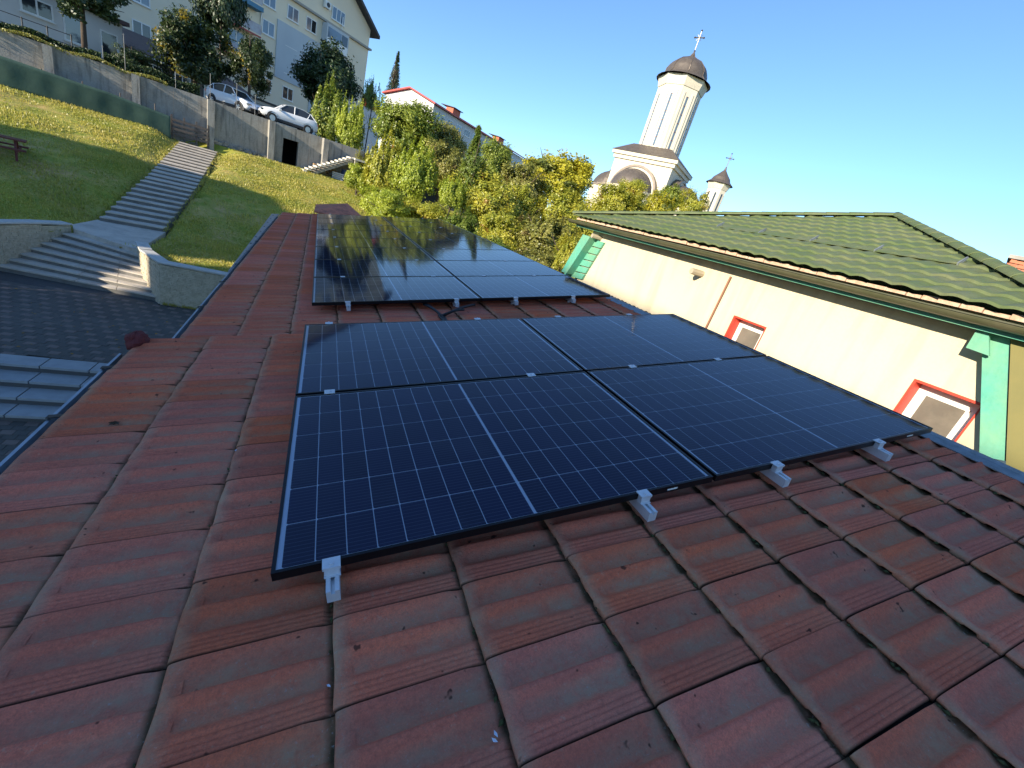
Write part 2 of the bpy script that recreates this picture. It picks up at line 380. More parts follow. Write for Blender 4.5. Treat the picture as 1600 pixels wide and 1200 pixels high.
# top flashing on the right edge
def flash(F, v0, v1, parent):
    f = MB(); pr = [(3.60, -.112), (3.66, -.100), (3.672, -.088), (3.684, -.088), (3.70, -.115), (3.78, -.18), (3.775, -.185), (3.69, -.125), (3.678, -.098), (3.60, -.118)]
    v = [pt(F, x, vv, z) for vv in (v0, v1) for x, z in pr]; k = len(pr)
    f.add(v, [(i, (i + 1) % k, k + (i + 1) % k, k + i) for i in range(k)] + [tuple(range(k))[::-1], tuple(range(k, 2 * k))])
    f.build("top_flashing", M_ZINC_BR, parent)
flash(NEAR, V0N, NEARV1, house); flash(FAR, VF0 + .05, VF0 + NVF * TP, house2)

# ------------------------------------------------------------------ solar panels
def panel_glass():
    m = bpy.data.materials.new("panel_glass"); m.use_nodes = True; n = m.node_tree.nodes; l = m.node_tree.links
    n.remove(n["Principled BSDF"]); o = n["Material Output"]
    t = n.new("ShaderNodeBsdfTransparent"); g = n.new("ShaderNodeBsdfGlossy"); g.inputs["Roughness"].default_value = .06
    fr = n.new("ShaderNodeFresnel"); fr.inputs["IOR"].default_value = 1.42
    tc = n.new("ShaderNodeTexCoord"); no = n.new("ShaderNodeTexNoise"); no.inputs["Scale"].default_value = 3; no.inputs["Detail"].default_value = 8
    l.new(tc.outputs["Object"], no.inputs["Vector"])
    df = n.new("ShaderNodeBsdfDiffuse"); df.inputs["Color"].default_value = (.35, .36, .38, 1)
    mr = n.new("ShaderNodeMapRange"); mr.inputs[1].default_value = .5; mr.inputs[2].default_value = .8; mr.inputs[3].default_value = .004; mr.inputs[4].default_value = .035
    l.new(no.outputs[0], mr.inputs[0])
    md = n.new("ShaderNodeMixShader"); l.new(mr.outputs[0], md.inputs[0]); l.new(t.outputs[0], md.inputs[1]); l.new(df.outputs[0], md.inputs[2])
    mx = n.new("ShaderNodeMixShader"); l.new(fr.outputs[0], mx.inputs[0]); l.new(md.outputs[0], mx.inputs[1]); l.new(g.outputs[0], mx.inputs[2])
    l.new(mx.outputs[0], o.inputs[0]); return m
M_PGLASS = panel_glass()
M_BACK = mat("panel_backsheet", (.80, .86, .95), .6)
M_BACKDK = mat("black_backsheet", (.012, .014, .022), .6)
def cell_material():
    m = bpy.data.materials.new("monocrystalline_cell"); m.use_nodes = True; n = m.node_tree.nodes; l = m.node_tree.links
    b = n["Principled BSDF"]; b.inputs["Roughness"].default_value = .35; b.inputs["Specular IOR Level"].default_value = .25
    tc = n.new("ShaderNodeTexCoord"); sx = n.new("ShaderNodeSeparateXYZ"); l.new(tc.outputs["Object"], sx.inputs[0])
    def M(op, a, bb=None):
        q = n.new("ShaderNodeMath"); q.operation = op
        for k, v in ((0, a), (1, bb)):
            if v is None: continue
            if isinstance(v, (int, float)): q.inputs[k].default_value = v
            else: l.new(v, q.inputs[k])
        return q.outputs[0]
    y = M('FRACT', M('DIVIDE', M('ADD', sx.outputs[1], 10.0082), .0164)); bus = M('LESS_THAN', M('ABSOLUTE', M('SUBTRACT', y, .5)), .055)
    mx = n.new("ShaderNodeMix"); mx.data_type = 'RGBA'; l.new(bus, mx.inputs[0])
    oi = n.new("ShaderNodeObjectInfo"); cr = n.new("ShaderNodeMix"); cr.data_type = 'RGBA'
    l.new(oi.outputs["Random"], cr.inputs[0]); cr.inputs[6].default_value = (.007, .014, .062, 1); cr.inputs[7].default_value = (.010, .019, .090, 1)
    l.new(cr.outputs[2], mx.inputs[6]); mx.inputs[7].default_value = (.085, .11, .21, 1)
    l.new(mx.outputs[2], b.inputs["Base Color"]); return m
M_CELL = cell_material()
CX, CY, CG = .0896, .1806, .0034
cell_me = MB().add([(-CX / 2, -CY / 2, 0), (CX / 2, -CY / 2, 0), (CX / 2, CY / 2, 0), (-CX / 2, CY / 2, 0)], [(0, 1, 2, 3)])
# cut corners like a pseudo-square half cell
ch = .004
cell_me = MB().add([(-CX / 2 + ch, -CY / 2, 0), (CX / 2, -CY / 2, 0), (CX / 2, CY / 2, 0), (-CX / 2 + ch, CY / 2, 0), (-CX / 2, CY / 2 - ch, 0), (-CX / 2, -CY / 2 + ch, 0)], [(0, 1, 2, 3, 4, 5)]).mesh("solar_cell", M_CELL)
cells_xy = []
tw = 18 * CX + 16 * CG + .013
for i in range(18):
    x = (PW - tw) / 2 + CX / 2 + i * (CX + CG) + (.013 - CG if i >= 9 else 0)
    for j in range(6):
        y = (PD - (6 * CY + 5 * CG)) / 2 + CY / 2 + j * (CY + CG); cells_xy.append((x, y))
def frame_mesh():
    m = MB(); fw = .011; h = .032
    prof_ = lambda: None
    for lo, hi in (((0, 0), (PW, fw)), ((0, PD - fw), (PW, PD)), ((0, fw), (fw, PD - fw)), ((PW - fw, fw), (PW, PD - fw))):
        m.box((lo[0], lo[1], -h), (hi[0], hi[1], 0))
    m.box((fw, fw, -h), (PW - fw, fw + .02, -h + .002)); m.box((fw, PD - fw - .02, -h), (PW - fw, PD - fw, -h + .002))
    return m.mesh("frame", M_FRAME)
fr_me = frame_mesh()
gl_me = MB().add([(.011, .011, -.0012), (PW - .011, .011, -.0012), (PW - .011, PD - .011, -.0012), (.011, PD - .011, -.0012)], [(0, 1, 2, 3)]).mesh("glass", M_PGLASS)
# backsheet: a light sheet showing in the gaps, dark along the long borders
bs = MB(); zb = -.0052
def q4(m, x0, y0, x1, y1, z, mi=0): m.add([(x0, y0, z), (x1, y0, z), (x1, y1, z), (x0, y1, z)], [(0, 1, 2, 3)], mi)
bs.box((.0112, .0112, zb - .003), (PW - .0112, PD - .0112, zb))
bs_me = bs.mesh("backsheet", M_BACK)
cl = MB()
for x, y in cells_xy: cl.add([(x - CX / 2, y - CY / 2, -.0042), (x + CX / 2, y - CY / 2, -.0042), (x + CX / 2, y + CY / 2, -.0042), (x - CX / 2, y + CY / 2, -.0042)], [(0, 1, 2, 3)])
cells_me = cl.mesh("solar_cells", M_CELL)
tape = MB(); tape.box((1.48, -.0006, -.022), (1.535, 0, -.014)); tape_me = tape.mesh("sticker", M_WHITE)
GP_N = "solar panels of the near block"; GP_F = "solar panels of the far block"
def panel(F, i, j, label, grp, near):
    M = F @ Matrix.Translation((i * (PW + GAP), j * (PD + GAP), 0)) @ Matrix.Rotation(random.gauss(0, .0008), 4, 'X')
    t = thing("solar_panel", label, "solar panel", M=M, group=grp)
    link("frame", fr_me, t); link("backsheet", bs_me, t); link("glass", gl_me, t)
    if near:
        for x, y in cells_xy: link("solar_cell", cell_me, t, Matrix.Translation((x, y, -.0042)))
    else: link("solar_cells", cells_me, t, kind="stuff")
    if near and j == 0: link("sticker", tape_me, t)
    return t
panel(NEAR, 0, 0, "closest solar panel, white grid lines on black, big clamp at its front left corner", GP_N, True)
panel(NEAR, 1, 0, "blue-black solar panel at the front right of the near block, beside the small red window", GP_N, True)
panel(NEAR, 0, 1, "solar panel at the back left of the near block, next to the black cables", GP_N, True)
panel(NEAR, 1, 1, "solar panel at the back right of the near block, its corner against the cream wall", GP_N, True)
ordn = ["first", "second", "third", "fourth", "fifth", "sixth", "seventh", "eighth"]
for j in range(8):
    for i in range(2):
        panel(FAR, i, j, "glossy solar panel of the far block, %s column, %s row from the cables" % (("left", "right")[i], ordn[j]), GP_F, False)

# rails and clamps
def rail_mesh(length):
    m = MB(); w_, h = .038, .045
    pr = [(-w_ / 2, 0), (w_ / 2, 0), (w_ / 2, h), (.006, h), (.006, h - .012), (-.006, h - .012), (-.006, h), (-w_ / 2, h)]
    v = [(x, y, z) for y in (0, length) for x, z in pr]; k = len(pr)
    m.add(v, [(i, (i + 1) % k, k + (i + 1) % k, k + i) for i in range(k)] + [(0, 1, 2, 3, 4, 5, 6, 7), tuple(range(8, 16))[::-1]])
    return m
def endclamp():
    m = MB(); m.box((-.026, -.030, 0), (.026, .010, .004)); m.box((-.026, -.030, -.006), (.026, -.026, .0)); m.box((-.022, -.028, -.034), (.022, -.004, -.006))
    m.tube([(0, -.016, -.008), (0, -.016, .009)], .0065, 10); m.box((-.024, -.034, -.034), (.024, 0, -.031)); return m.mesh("end_clamp", M_ALU)
def midclamp():
    m = MB(); m.box((-.026, -.021, .001), (.026, .021, .005)); m.box((-.022, -.008, -.034), (.022, .008, .001)); m.tube([(0, 0, .004), (0, 0, .010)], .0065, 10)
    return m.mesh("mid_clamp", M_ALU)
EC, MC = endclamp(), midclamp()
hook_me = MB().box((-.016, -.03, -.050), (.016, .03, -.044)).box((-.016, .024, -.075), (.016, .03, -.044)).mesh("roof_hook", M_ALU)
def rail(F, u, v0, rows, tail, label, grp):
    end = rows * (PD + GAP) - GAP
    t = thing("mounting_rail", label, "mounting rail", M=F @ Matrix.Translation((u, v0, 0)), group=grp)
    r = rail_mesh(end + tail + .06); o = r.build("rail", M_ALU, t); o.matrix_local = Matrix.Translation((0, -tail, -.078))
    link("end_clamp", EC, t)
    link("end_clamp", EC, t, Matrix.Translation((0, end, 0)) @ Matrix.Rotation(PI, 4, 'Z'))
    for j in range(1, rows): link("mid_clamp", MC, t, Matrix.Translation((0, j * (PD + GAP) - GAP / 2, 0)))
    v = .05
    while v < end: link("roof_hook", hook_me, t, Matrix.Translation((0, v, -.03))); v += 1.1
GR = "aluminium rails holding the solar panels"
rail(NEAR, .165, 0, 2, .085, "aluminium rail end with clamp at the front left corner of the closest panel", GR)
rail(NEAR, 1.345, 0, 2, .085, "aluminium rail end with clamp near the front right corner of the closest panel", GR)
rail(NEAR, 2.13, 0, 2, .085, "aluminium rail end with clamp just right of the black gap between front panels", GR)
rail(NEAR, 2.935, 0, 2, .085, "aluminium rail end with clamp nearest the right edge of the near block", GR)
for u, nm in ((.33, "at the left end of the far block"), (1.45, "just left of the far block's middle gap"), (2.16, "just right of the far block's middle gap"), (2.93, "at the right end of the far block")):
    rail(FAR, u, 0, 8, .06, "aluminium rail with clamps " + nm, GR)

# cables between the blocks
cb = thing("cable_bundle", "black corrugated cables looping out between the two blocks of solar panels", "cable")
def fpt(u, v, z): return FAR @ Vector((u, v, z))
def sp(a, b, c, n=10):
    return [a * ((1 - t) ** 2) + b * (2 * t * (1 - t)) + c * t * t for t in [k / n for k in range(n + 1)]]
P0 = onp(690, 494, FAR @ Vector((0, 0, -.1)), FAR.to_3x3() @ Vector((0, 0, 1)))
P0 = Vector(P0)
for a, r in (((655, 470), .014), ((662, 476), .012), ((742, 476), .014), ((725, 484), .012)):
    A = Vector(onp(*a, FAR @ Vector((0, 0, -.06)), FAR.to_3x3() @ Vector((0, 0, 1)))); Bm = (A + P0) / 2 + Vector((0, 0, .035))
    MB().tube(sp(A, Bm, P0 + Vector((random.gauss(0, .015), 0, 0))), r, 8).build("cable", M_BLACK, cb, smooth=True)
for dx in (-.03, 0, .025):
    MB().tube([P0 + Vector((dx, 0, 0)), P0 + Vector((dx * .7, -.25, -.0)), P0 + Vector((dx * .5, -.55, -.02))], .012, 8).build("cable", M_BLACK, cb, smooth=True)

# leaf bits and feathers on the tiles
def bit(px, py, s, m, label, cat, name):
    p = Vector(onp(px, py, (0, 0, -.122), Nn)); b = MB(); r = random.Random(int(px))
    for k in range(5 if m is M_LEAFDRY else 2):
        Mx = Matrix.Translation(p + Vector((r.gauss(0, s * .3), r.gauss(0, s * .4), r.uniform(.003, .008)))) @ Matrix.Rotation(r.uniform(0, 3), 4, 'Z') @ Matrix.Rotation(r.gauss(0, .4), 4, 'X')
        v = [Mx @ Vector(q) for q in ((-s, -s * .3, 0), (0, -s * .45, s * .12), (s, 0, 0), (0, s * .45, s * .1))]
        b.add(v, [(0, 1, 2, 3)])
    tag(b.build(name, m), label, cat)
M_LEAFDRY = mat("dry_leaf", (.05, .03, .015), .9)
M_FEATHER = mat("pale_scrap", (.55, .58, .66), .8)
bit(178, 662, .018, M_LEAFDRY, "dark curled leaf lying alone on the left tiles", "leaf", "dry_leaf")
bit(360, 738, .014, M_LEAFDRY, "dark leaf crumbs caught in the joint left of the closest panel", "leaf", "dry_leaf")
bit(368, 705, .010, M_FEATHER, "small white scrap caught in the tile joint above the leaf crumbs", "scrap", "white_scrap")
bit(354, 772, .007, M_FEATHER, "tiny white fleck in the joint below the leaf crumbs", "scrap", "white_scrap")
bit(513, 1074, .006, M_FEATHER, "white fleck in the tile joint below the front left clamp", "scrap", "white_scrap")
bit(773, 1153, .009, M_FEATHER, "pale blue scrap in the joint near the bottom of the roof", "scrap", "white_scrap")

# ------------------------------------------------------------------ green-roofed neighbour
XW = 5.2
nb = thing("green_roofed_house", "cream house with green metal tile hip roof and teal boards beside the tiled roof", "house")
Yr, Yl = .12, 7.62; ZG = 1.40
# wall with two window openings, built from strips between them
M_REFLPANE = mat('reflection_toned_glass', (.15, .13, .105), .18, noise=(3, (.22, .19, .15), .8), spec=.7)  # brown-grey reflection painted into the pane colour
wins = [atX(1141, 491, XW), atX(1190, 508, XW)], [atX(1430, 592, XW), atX(1535, 634, XW)]
wy = [(2.47, 2.98, .26, .755, ), (.355, .865, .31, .795)]
wall = MB(); t_ = .35
ysplit = [Yr, .355, .865, 2.47, 2.98, 7.05]
for a, b in ((Yr, .355), (.865, 2.47), (2.98, 7.05)): wall.box((XW, a, GZ), (XW + t_, b, ZG + .1))
for a, b, z0, z1 in wy:
    wall.box((XW, a, GZ), (XW + t_, b, z0)); wall.box((XW, a, z1), (XW + t_, b, ZG + .1))
wall.build("wall", M_CREAM, nb)
MB().box((XW + .3, Yr + .1, GZ), (XW + 5.4, 7.0, ZG - .1)).build("house_body", M_CREAM, nb)
for a, b, z0, z1 in wy:
    wf = MB(); wf.box((XW + .14, a + .02, z0), (XW + .19, b - .02, z1 - .02)); o = wf.build("window", M_WHITE, nb); bevel(o, .004)
    g = MB().box((XW + .125, a + .105, z0 + .09), (XW + .145, b - .105, z1 - .115)); g.build("pane", M_REFLPANE, o)
    for (y0_, y1_) in ((a + .085, a + .105), (b - .105, b - .085)): MB().box((XW + .118, y0_, z0 + .07), (XW + .141, y1_, z1 - .095)).build("sash", M_WHITE, o)
    MB().box((XW + .118, a + .105, z1 - .115), (XW + .141, b - .105, z1 - .095)).build("sash", M_WHITE, o)
    MB().box((XW + .118, a + .105, z0 + .07), (XW + .141, b - .105, z0 + .09)).build("sash", M_WHITE, o)
    rv = MB(); rv.box((XW - .004, b - .022, z0), (XW + .14, b + .002, z1)); rv.build("red_reveal", M_RED, nb)
    rv = MB(); rv.box((XW - .004, a - .002, z1 - .022), (XW + .14, b - .022, z1 + .002)); rv.build("red_reveal", M_RED, nb)
    rv = MB(); rv.box((XW - .004, a - .002, z0), (XW + .14, a + .012, z1 - .022)); rv.build("red_reveal", M_RED, nb)
MB().tube([atX(1142, 432, XW - .03), atX(1103, 512, XW - .03), atX(1090, 540, XW - .03)], .013, 6).build("wall_pipe", mat("brown_pipe", (.24, .10, .05), .6), nb)
# beam ends under the eave
for p, q in (((925, 368), (962, 384)), ((1080, 423), (1112, 430))):
    A = Vector(atX(*p, XW - .22)); 
    MB().tube([A, Vector((XW + .02, A.y - .02, A.z - .0))], .045, 8).build("beam_end", mat("old_pipe_render", (.42, .36, .26), .8), nb)
# teal flared boards at both ends of the wall
def tealpoly(pxs, X, d, name, m): MB().prism([atX(x, y, X) for x, y in pxs], (d, 0, 0)).build(name, m, nb)
tealpoly([(911, 366), (922, 370), (885, 427), (877, 424)], XW - .22, .20, "corner_board", M_TEAL)
Ls = [np.array(atX(921, 371, XW - .05)), np.array(atX(944, 378, XW - .05)), np.array(atX(908, 437, XW - .05)), np.array(atX(880, 430, XW - .05))]
for k in range(6):
    a, b = k / 6 + .012, (k + 1) / 6 - .012
    q = [Ls[0] * (1 - a) + Ls[3] * a, Ls[1] * (1 - a) + Ls[2] * a, Ls[1] * (1 - b) + Ls[2] * b, Ls[0] * (1 - b) + Ls[3] * b]
    MB().prism(q, (.045, 0, 0)).build("teal_board", M_TEAL, nb)
tealpoly([(1536, 506), (1579, 517), (1570, 720), (1530, 712)], XW - .13, .125, "corner_board", M_TEAL)
MB().prism([atX(1509, 543, XW - .20), atX(1528, 512, XW - .20), atX(1545, 517, XW - .20), atX(1545, 556, XW - .20)], (.03, 0, 0)).build("teal_flange", M_TEAL, nb)
tealpoly([(1580, 512), (1700, 545), (1700, 790), (1571, 745)], XW - .16, .16, "olive_sheet", M_OLIVE_SHEET)
# fascia, gutter
XE = XW - .34
MB().box((XE + .08, Yr - .1, ZG - .06), (XE + .105, 7.35, ZG + .0)).build("fascia_board", M_TEAL, nb)
MB().box((XE + .106, Yr - .1, ZG - .052), (XW + .0, 7.35, ZG - .035)).build("soffit_board", mat("old_soffit", (.25, .24, .17), .8), nb)
g = MB(); n = 12; R_ = .062; xc = XE + .012; zc = ZG + .035; ring = []
for k in range(n + 1):
    t = PI + PI * k / n; ring.append((xc + R_ * math.cos(t), zc + R_ * math.sin(t)))
ring = [(ring[0][0] - .010, ring[0][1] - .006), (ring[0][0] - .006, ring[0][1] + .006)] + ring
inner = [(xc + (x - xc) * .93, z + .004) for x, z in ring[::-1][:-2]]
ring = ring + inner; k_ = len(ring)
v = [(x, y, z) for y in (Yr - .22, 7.55) for x, z in ring]
g.add(v, [(i, (i + 1) % k_, k_ + (i + 1) % k_, k_ + i) for i in range(k_)] + [tuple(range(k_))[::-1], tuple(range(k_, 2 * k_))])
g.build("gutter", M_OLIVE, nb, smooth=False)
MB().tube([(xc, Yr - .22, zc - .02), (xc, Yr - .225, zc - .02)], .068, 14).build("gutter_stop", M_OLIVE, nb)
# roof: hipped, metal tile sheet with steps and waves
APEX = Vector(at(1400, 341, 9.35)); 
EY0, EY1 = Yr - .15, 7.45; EX = XE - .02; EZ = ZG + .125
hw = APEX.x - EX
ridge_y = APEX.y
def roof_face(corners, name, nrows=13, wave=.19, amp=.018, step=.022):
    """corners: eave A, eave B, apex P.  Rows are strips of waved sheet, each lapped over the one below."""
    A, B, P = [np.array(c, float) for c in corners]
    e = (B - A); L = np.linalg.norm(e); e /= L; ap = P - A; sA = np.dot(ap, e); upv = ap - e * sA; H = np.linalg.norm(upv); upv /= H
    nrm = np.cross(e, upv); nrm *= np.sign(nrm[2])
    m = MB()
    for r in range(nrows):
        t0, t1 = r / nrows, (r + 1) / nrows
        x0, x1 = sA * t0, L - (L - sA) * t0
        N_ = max(4, int((x1 - x0) / (wave / 7)))
        rows = []
        for (t, dz) in ((t0, 0.0), (t0 + .002, step), (t0 + .15 / nrows, step * .95), (t0 + .55 / nrows, step * .5), (t1, .0)):
            xa, xb = sA * t, L - (L - sA) * t; row = []
            for k in range(N_ + 1):
                x = min(max(x0 + (x1 - x0) * k / N_, xa), xb)
                w_ = amp * (.5 - .5 * math.cos(2 * PI * x / wave)) ** .7
                row.append(A + e * x + upv * (H * t) + nrm * (w_ + dz))
            rows.append(row)
        v = [p for row in rows for p in row]; nn = N_ + 1
        m.add(v, [(i * nn + k, i * nn + k + 1, (i + 1) * nn + k + 1, (i + 1) * nn + k) for i in range(4) for k in range(N_)])
    return m.build(name, M_GREENROOF, nb, smooth=False)
A1 = (EX, EY1, EZ); A0 = (EX, EY0, EZ); B0 = (EX + 2 * hw, EY0, EZ); B1 = (EX + 2 * hw, EY1, EZ)
roof_face((A0, A1, APEX), "roof_sheet"); roof_face((B0, A0, APEX), "roof_sheet"); roof_face((A1, B1, APEX), "roof_sheet"); roof_face((B1, B0, APEX), "roof_sheet")
# mortar and old tile edge in the gap under the sheet
mo = MB(); r = random.Random(5); y = EY0 + .05
while y < EY1 - .1:
    L_ = r.uniform(.10, .2); mo.box((EX + .06 + r.uniform(0, .03), y, EZ - .055), (EX + .16, y + L_ - .006, EZ - .012 + r.uniform(-.016, .006))); y += L_
mo.build("mortar_edge", M_MORTAR, nb, kind="stuff")
# hip caps, overlapping half-round pieces
def caps(Pa, Pb, n, r=.085, name="hip_cap"):
    Pa, Pb = Vector(Pa), Vector(Pb); d = (Pb - Pa); L = d.length; d.normalize(); s = d.cross(Vector((0, 0, 1))).normalized(); u = s.cross(d).normalized()
    for i in range(n):
        a = Pa + d * (L * i / n); b = Pa + d * (L * (i + 1) / n + .03); m = MB(); K = 10; rows = []
        for p, rr in ((a, r * 1.08), (a + d * .012, r * 1.10), (b, r * .97)):
            rows.append([p + s * (rr * math.cos(PI * k / K)) + u * (rr * .62 * math.sin(PI * k / K)) for k in range(K + 1)])
        v = [p for row in rows for p in row] + [p - u * .006 for p in rows[0]]
        f = [(i_ * 11 + k, i_ * 11 + k + 1, (i_ + 1) * 11 + k + 1, (i_ + 1) * 11 + k) for i_ in range(2) for k in range(K)] + [(33 + k, 34 + k, k + 1, k) for k in range(K)]
        m.add(v, f); m.build(name, M_GREENROOF, nb, smooth=True)
up = Vector((0, 0, .035))
caps(Vector(A0) + up, APEX + up, 17); caps(Vector(A1) + up, APEX + up, 17); caps(Vector(B0) + up, APEX + up, 10); caps(Vector(B1) + up, APEX + up, 10)
# snow guard: long sheet strip standing above the eave on brackets
sg = [np.array(onp(*p, A0, np.cross(np.array(A1) - np.array(A0), np.array(APEX) - np.array(A0)))) for p in ((1120, 357), (1495, 417))]
upn = Vector(np.cross(np.array(A1) - np.array(A0), np.array(APEX) - np.array(A0))).normalized(); upn = upn if upn.z > 0 else -upn
ra, rb = Vector(sg[0]) + upn * .025, Vector(sg[1]) + upn * .025
sl = (APEX - Vector((EX, APEX.y, EZ))).normalized()
sgm = thing("snow_guard", "green sheet snow guard strip running across the green roof", "snow guard")
MB().prism([ra, rb, rb + sl * .16 + upn * .012, ra + sl * .16 + upn * .012], upn * .004).build("strip", M_GREENROOF, sgm)
for k in range(5):
    p = ra.lerp(rb, k / 4); m = MB(); m.prism([p - upn * .04, p + upn * .02, p + upn * .06 + sl * .13, p + upn * .05 + sl * .15, p + sl * .02 - upn * .04], (0, .012, 0)); m.build("bracket", M_ZINC_BR, sgm)
# brick chimney and red roof behind
chm = thing("brick_chimney", "orange brick chimney top at the right edge beyond the green roof", "chimney")
cc = at(1592, 416, 13.5); rr = random.Random(2)
for row in range(14):
    z = cc[2] - .95 + row * .075
    for k in range(4):
        for side in range(4):
            a = side * PI / 2; ox = (k - 1.5) * .165 + (.08 if row % 2 else 0) - .04
            Mx = Matrix.Translation((cc[0] + .3, cc[1] - .1, z)) @ Matrix.Rotation(a + .3, 4, 'Z') @ Matrix.Translation((ox, -.3 - rr.uniform(0, .006), 0))
            b = MB(); b.box((-.076, -.04, 0), (.076, .04, .064), M=Mx); b.build("brick", M_BRICK, chm)
Mx = Matrix.Translation((cc[0] + .3, cc[1] - .1, cc[2] + .10)) @ Matrix.Rotation(.3, 4, 'Z')
MB().box((-.30, -.30, -1.5), (.30, .30, -.02), M=Mx).build("mortar_core", mat("chimney_mortar", (.34, .27, .22), .95), chm)
MB().box((-.40, -.40, 0), (.40, .40, .07), M=Mx).build("chimney_cap", M_CONC, chm)
rc = at(1530, 420, 20)
MB().prism([rc + np.array([-2.2, 2, -1.6]), rc + np.array([3, -2, -1.6]), rc + np.array([4, -1, .1]), rc + np.array([0, 1.5, .1])], (.1, .1, -.05)).build("red_roof", M_REDROOF)
tag(bpy.data.objects["red_roof"], "sliver of red roof between the green hip and the brick chimney", "roof")

# ------------------------------------------------------------------ terrain
AZ0 = -16.0
nW = np.array([math.sin(math.radians(AZ0)), math.cos(math.radians(AZ0))]); tW = np.array([nW[1], -nW[0]])  # wall normal / along wall to the right
def wdist(x, y): return 39 - ((x - CAM[0]) * nW[0] + (y - CAM[1]) * nW[1])
STY, STZ = [18.2, 21.2, 25.55, 36.15, 37.5], [-3.36, -3.35, -1.93, -.30, -.30]
def scx(y): return np.interp(y, [18.2, 21.3, 25.65, 36.15], [-6.7, -6.75, -6.6, -7.6])
def hgt(x, y):
    w = wdist(x, y); z = np.interp(w, [-60, 0, 1.1, 11.5, 15.8, 19, 60], [.15, .12, .03, -1.98, -3.36, -3.28, -3.6])
    z = z + (.05 * np.sin(x * .9 + 1) * np.sin(y * .7) + .03 * np.sin(x * 2.3) * np.sin(y * 1.9 + 2)) * np.clip(w / 3, 0, 1)
    # the ground follows the garden stair and lies just under it
    sz = np.interp(y, STY, STZ); d = np.abs(x - scx(y)); inn = (y > 17.6) & (y < 37.2)
    k = np.clip((2.6 - d) / 1.6, 0, 1) * inn; k = k * k * (3 - 2 * k)
    z = z * (1 - k) + (sz - .07) * k
    return np.where((d < 1.12) & (y > 18) & (y < 36.4), z - .30, z)
L0, R0_, L8, R8 = np.array([-7.63, 18.85]), np.array([-5.52, 17.5]), np.array([-8.95, 16.2]), np.array([-4.42, 15.45])
COURT = [(-7.63, 18.9), (-5.45, 17.6), (-4.3, 15.5), (6, 15.2), (6, -8), (-30, -8), (-30, 8), (-9.3, 15.0), (-8.9, 16.6)]
def inpoly(x, y, P):
    c = False; j = len(P) - 1
    for i in range(len(P)):
        if (P[i][1] > y) != (P[j][1] > y) and x < (P[j][0] - P[i][0]) * (y - P[i][1]) / (P[j][1] - P[i][1]) + P[i][0]: c = not c
        j = i
    return c
def grass_mat():
    m = mat("grass_ground", (.36, .34, .05), .95, noise=(.35, (.50, .34, .14), 1.0, 9), noise2=(1.6, (.19, .25, .035), .85, 8), bump=1.0, bscale=9, spec=.15)
    return m
M_GRASS = grass_mat()
def sheet(name, x0, x1, y0, y1, st, zf, m, holes=None, **k):
    xs = np.arange(x0, x1 + st / 2, st); ys = np.arange(y0, y1 + st / 2, st); X, Y = np.meshgrid(xs, ys, indexing='ij'); Z = zf(X, Y)
    v = np.stack([X, Y, Z + 0 * X], -1).reshape(-1, 3).tolist(); ny = len(ys); f = []
    for i in range(len(xs) - 1):
        for j in range(ny - 1):
            if holes and holes(xs[i] + st / 2, ys[j] + st / 2): continue
            f.append((i * ny + j, (i + 1) * ny + j, (i + 1) * ny + j + 1, i * ny + j + 1))
    me = bpy.data.meshes.new(name); me.from_pydata(v, [], f); me.materials.append(m); me.polygons.foreach_set("use_smooth", [True] * len(f)); me.update()
    return link(name, me, None, **k)
def hole(x, y): return inpoly(x, y, COURT) or wdist(x, y) < -.4
sheet("lawn", -34, 62, 13.0, 78, .3, hgt, M_GRASS, hole, kind="structure")
sheet("ground", -3000, 3000, -3000, 3000, 500, lambda X, Y: -5.6 + 0 * X, mat("far_ground", (.07, .08, .03), .95, noise=(.02, (.10, .09, .04), .8)), kind="structure")
# plateau with the street above the retaining wall
def along(s, w, z): p = np.array([CAM[0], CAM[1]]) + nW * (39 - w) + tW * s; return (p[0], p[1], z)
ZT = 2.66
pl = MB(); pl.prism([along(-60, -3.6, -1), along(24, -3.6, -1), along(60, -40, -1), along(60, -220, -1), along(-120, -220, -1)], (0, 0, ZT - .06 + 1))
pl.prism([along(-60, -.36, 2.31), along(26, -.36, 2.31), along(26, -3.59, 2.31), along(-60, -3.59, 2.31)], (0, 0, ZT - .06 - 2.31))
pl.build("street", M_ASPH, kind="structure")
